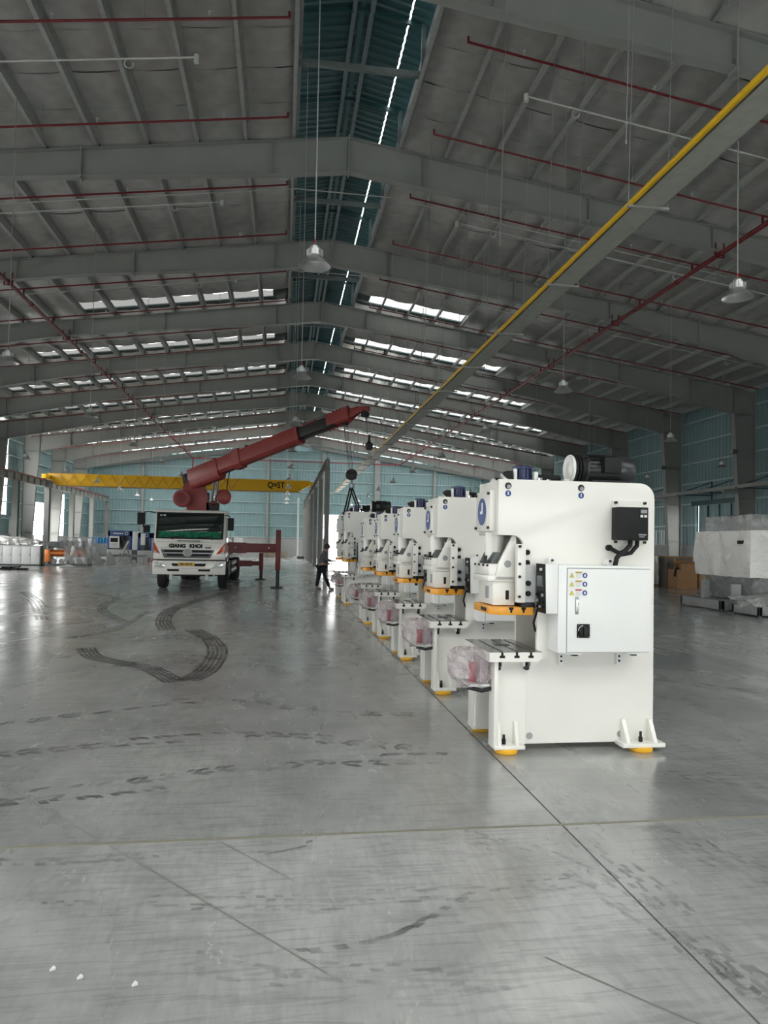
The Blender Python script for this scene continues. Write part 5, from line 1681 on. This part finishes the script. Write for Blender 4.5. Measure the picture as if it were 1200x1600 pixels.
# ================================================================== LEFT: MACHINERY BY THE FAR CORNER
lc = thing('control_cabinet', 'long low pale cabinet row under film at the left edge', 'cabinet', (-19.2, 47.4, 0))
MB().bx(0, 4.02, 0, 1.0, .0, .06).build('plinth_base', M['black'], lc)
MB().bx(0, 4.0, 0, 1.0, .06, 1.27).build('cabinet_body', M['machine_pale'], lc, .01)
for k in range(7):
    MB().bx(.05 + .56 * k, .58 + .56 * k, -.02, 0, .12, 1.20).build('cabinet_door', M['white2'], lc, .004)
    MB().bx(.51 + .56 * k, .535 + .56 * k, -.035, -.02, .62, .76).build('door_latch', M['steel_dk'], lc)
MB().bx(3.94, 4.02, -.04, .3, .06, 1.27).build('corner_post', mat('olive_post', (.12, .14, .09), .6), lc)
wb = thing('film_bundle', 'rumpled heap of clear film lying on the pale cabinet row', 'film', (-19.0, 47.5, 1.27))
for i, (x0, x1, h) in enumerate(((0, 1.9, .5), (1.5, 3.0, .42), (2.6, 3.9, .3))):
    drape('film_fold', x0, x1 - .25, .15, .8, .06, h, M['film_heavy'], wb, .12, 10, 40 + i, -.02)

rl = thing('roll_stand', 'machine with copper-orange rollers partly wrapped in film beside the pale cabinets', 'machine', (-14.95, 47.3, 0))
MB().bx(0, 2.6, .1, 1.3, 0, .12).build('stand_base', M['steel_dk'], rl)
for x in (.05, 1.25, 2.45):
    MB().bx(x, x + .12, .15, 1.25, .12, 1.25).build('stand_upright', M['machine_grey'], rl)
MB().bx(.0, .35, .0, .3, .25, 1.05).build('orange_post', M['copper'], rl, .02)
MB().cyl((.35, .25, .82), (1.35, .25, .82), .22, n=20).build('copper_roll', M['copper'], rl, 0, True)
MB().cyl((1.5, .35, .85), (2.45, .35, .85), .26, n=20).build('copper_roll', mat('copper_dull', (.42, .15, .07), .35, .4), rl, 0, True)
MB().bx(.1, 1.2, .3, 1.0, 1.15, 1.55).bx(.85, 1.5, .2, 1.1, 1.1, 1.62).bx(1.6, 2.4, .3, 1.0, 1.1, 1.65).build('gear_housing', M['steel_dk'], rl, .03)
for x in (.5, 1.0, 1.6, 2.1):
    MB().cyl((x, .1, .30), (x, .28, .30), .17, n=16).build('hand_wheel', M['machine_grey'], rl)
drape('film', 1.2, 2.75, .0, 1.35, .35, 1.78, M['film'], rl, .09, 10, 52, -.02)
sc = thing('film_scrap', 'flat scrap of white film on the floor under the roller machine', 'film', (-13.9, 46.3, 0))
MB().add([(0, 0, .005), (.9, .1, .01), (1.0, .5, .01), (.5, .7, .12), (.05, .45, .02)], [(0, 1, 2, 3, 4)]).add([(0, 0, .0), (.9, .1, .0), (1.0, .5, .0), (.5, .7, .0), (.05, .45, .0)], [(4, 3, 2, 1, 0)]).build('film_sheet', M['paper'], sc)
ch = thing('cable_heap', 'heap of black cables lying on the floor at the left edge', 'cable', (-15.0, 40.8, 0))
rnd = random.Random(5)
for k in range(7):
    pts = []
    for q in range(9):
        pts.append((rnd.uniform(-.25, .95), rnd.uniform(-.25, .35), .03 + .05 * rnd.random() + (.12 if q in (4, 5) and k % 3 == 0 else 0)))
    MB().tube(pts, .028, 6).build('cable_loop', M['black'], ch, 0, True)
MB().bx(.75, 1.25, -.15, .2, 0, .10).build('cable_reel', M['black'], ch, .02)

# low conveyor and grey castings
cv = thing('conveyor', 'low grey roller conveyor frame in front of the blue machines', 'conveyor', (-13.1, 51.0, 0))
for x in (0, 1.2, 2.4, 3.4):
    for y in (0, .8):
        MB().beam((x, y, 0), (x + .12, y, .62), .10, .10).build('leg', M['machine_pale'], cv)
MB().bx(-.1, 3.6, -.05, .03, .56, .70).bx(-.1, 3.6, .80, .88, .56, .70).build('side_rail', M['machine_grey'], cv)
for k in range(14):
    MB().cyl((0 + .26 * k, 0, .64), (.0 + .26 * k, .82, .64), .045, n=10).build('roller', M['galv'], cv)
for k in range(5):
    MB().cyl((.2 + .68 * k, -.12, .25), (.2 + .68 * k, -.02, .25), .14, n=14).build('drive_wheel', M['machine_pale'], cv)
for x in (.15, 1.05):
    MB().prism([(x, 0), (x + .75, 0), (x + .6, .45), (x + .25, .95), (x + .05, .6)], 'y', -.22, -.10).build('guide_bracket', M['machine_pale'], cv, .01)
ct = thing('chute', 'pale slanting chute leaning in front of the blue machines', 'chute', (-12.2, 54.6, 0))
MB().beam((.1, 0, .05), (.85, 0, 1.65), .24, .10).build('chute_trough', M['machine_pale'], ct)
MB().beam((.75, .1, 1.4), (.9, .4, 0), .06, .06).build('chute_leg', M['machine_grey'], ct)


def portal_machine(x, y, w, h, label, big):
    o = thing('forming_machine', label, 'machine', (x, y, 0))
    MB().bx(0, w, 0, 1.6, 0, h * .42).build('machine_bed', M['machine_grey'], o, .02)
    MB().bx(-.05, w + .05, -.12, .0, .0, h * .40).build('bed_panel', M['machine_pale'], o, .01)
    for xx in (0, w - .17):
        MB().bx(xx, xx + .17, -.05, 1.6, h * .33, h).build('portal_post', M['blue'], o, .01)
    hd_ = MB().bx(0, w, -.05, 1.6, h - .42, h).build('portal_head', M['blue'], o, .01)
    MB().bx(.17, w - .17, .4, .45, h * .4, h - .42).build('back_panel', M['machine_grey'], o)
    MB().tube([(w - .38 + .11 * math.cos(t), -.07, h - .20 + .11 * math.sin(t)) for t in [.42 * k for k in range(15)]], .022, 6).build('round_logo', M['sign_w'], hd_)
    if big:
        nm_ = MB()
        for q in range(9):
            nm_.bx(.40 + .085 * q, .46 + .085 * q, -.062, -.05, h - .26, h - .16 - .02 * (q % 2))
        nm_.build('name_lettering', M['sign_w'], hd_)
        cbx = MB().bx(.18, .92, -.30, -.05, 1.10, 2.02).build('control_box', M['white2'], o, .01)
        MB().bx(.25, .80, -.31, -.30, 1.56, 1.88).build('screen', M['black'], cbx)
        MB().bx(.28, .78, -.32, -.30, 1.34, 1.46).bx(.28, .70, -.32, -.30, 1.22, 1.28).build('key_row', M['grey_lt'], cbx)
        MB().beam((.95, -.1, 2.0), (1.1, -.2, 1.2), .08, .12).bx(.95, 1.25, -.15, .2, 1.7, 2.05).build('feed_arm', M['black_metal'], o)
        for k in range(3):
            MB().cyl((1.0 + .2 * k, -.16, .62), (1.0 + .2 * k, -.12, .62), .07, n=12).build('port', M['black_metal'], o)
    else:
        MB().bx(.18, .52, -.12, .0, 1.35, h - .05).build('white_column', M['white2'], o, .01)
        MB().bx(.20, .50, -.13, .0, .95, 1.36).build('dark_guard', M['steel_dk'], o)
        MB().bx(.31, .37, -.14, -.12, 1.5, 1.75).build('gauge', M['sign_w'], o)
    return o

portal_machine(-13.39, 57.0, 1.77, 2.45, 'blue portal forming machine with white control box and black screen', True)
portal_machine(-11.10, 57.0, 1.0, 2.33, 'narrow blue portal machine half hidden by the truck', False)
tw = thing('tall_cabinet', 'tall white cabinet standing between the two blue machines', 'cabinet', (-11.55, 56.9, 0))
MB().bx(0, .40, 0, .6, .98, 2.42).build('upper_case', M['white2'], tw, .01)
MB().bx(0, .40, 0, .6, 0, .98).build('lower_case', M['steel_dk'], tw, .01)
MB().bx(.16, .22, -.02, 0, 1.35, 1.65).build('sight_glass', M['sign_w'], tw)
sb_ = thing('shelf_bench', 'grey bench behind the roller machine carrying blue bottles', 'bench', (-15.7, 60.0, 0))
MB().bx(0, 1.7, 0, .6, 1.36, 1.42).build('bench_top', M['machine_grey'], sb_)
for x in (.05, 1.6):
    MB().bx(x, x + .06, .05, .55, 0, 1.36).build('leg', M['machine_grey'], sb_)
for i in range(6):
    o = thing('water_bottle', 'bright blue bottle on the grey bench, %s from the blue machine' % ('nearest' if i == 0 else ORD[i]), 'bottle', (-14.2 - .235 * i, 60.25, 1.42), 0, 'blue bottles on the bench')
    MB().lathe([(0, 0), (.095, 0), (.10, .02), (.10, .42), (.08, .48), (.03, .52), (0, .52)], n=14).build('bottle_body', M['skyblue'], o, 0, True)
    MB().cyl((0, 0, .52), (0, 0, .57), .035, n=10).build('cap', M['sign_w'], o)
rf = thing('red_stand', 'small red tubular stand beside the truck bumper', 'stand', (-9.55, 52.6, 0))
for x in (0, .28):
    for y in (0, .3):
        MB().cyl((x, y, 0), (x + .03, y, .45), .02, n=6).build('leg', M['red'], rf)
MB().bx(-.02, .32, -.02, .32, .22, .25).bx(-.02, .34, -.02, .32, .42, .45).build('shelf', M['red'], rf)
# heap at the foot of the pale pole, pallets by the far wall
hp = thing('rag_heap', 'dark heap of rags and straps on the floor at the foot of the pale pole', 'heap', (1.2, 78.6, 0))
for k in range(6):
    MB().lathe([(0, .28), (.16, .24), (.28, .12), (.32, 0), (0, 0)], (rnd.uniform(0, 1.6), rnd.uniform(-.3, .5), 0), n=9).build('rag', M['trousers'] if k % 2 else M['machine_grey'], hp, 0, True)
for i, x in enumerate((-2.2, -.6)):
    o = thing('pallet_stack', 'stack of wooden pallets against the far wall, %s' % ('beside the truck outrigger' if i == 0 else 'left of the pale pole'), 'pallet', (x, 82.0, 0), 0, 'pallets at the far wall')
    for q in range(5 if i else 9):
        MB().bx(0, 1.2, 0, 1.0, .145 * q + .10, .145 * q + .125).bx(0, .1, 0, 1, .145 * q, .145 * q + .1).bx(.55, .65, 0, 1, .145 * q, .145 * q + .1).bx(1.1, 1.2, 0, 1, .145 * q, .145 * q + .1).build('pallet', M['wood'], o)
# scraps of white paper near the camera
for i, (x, y) in enumerate(((-.891, 3.039), (-.767, 2.97), (-.543, 2.90))):
    o = MB().add([(0, 0, .001), (.022, .004, .004), (.018, .026, .002), (.006, .03, .008), (-.004, .016, .002)], [(0, 1, 2, 3, 4), (4, 3, 2, 1, 0)]).build('paper_scrap', M['paper'])
    o.location = (x, y, .001)
    tag(o, ('white paper scrap on the floor, the one furthest left of three', 'white paper scrap on the floor, middle one of three', 'white paper scrap on the floor, the one furthest right of three')[i], 'scrap', 'paper scraps')
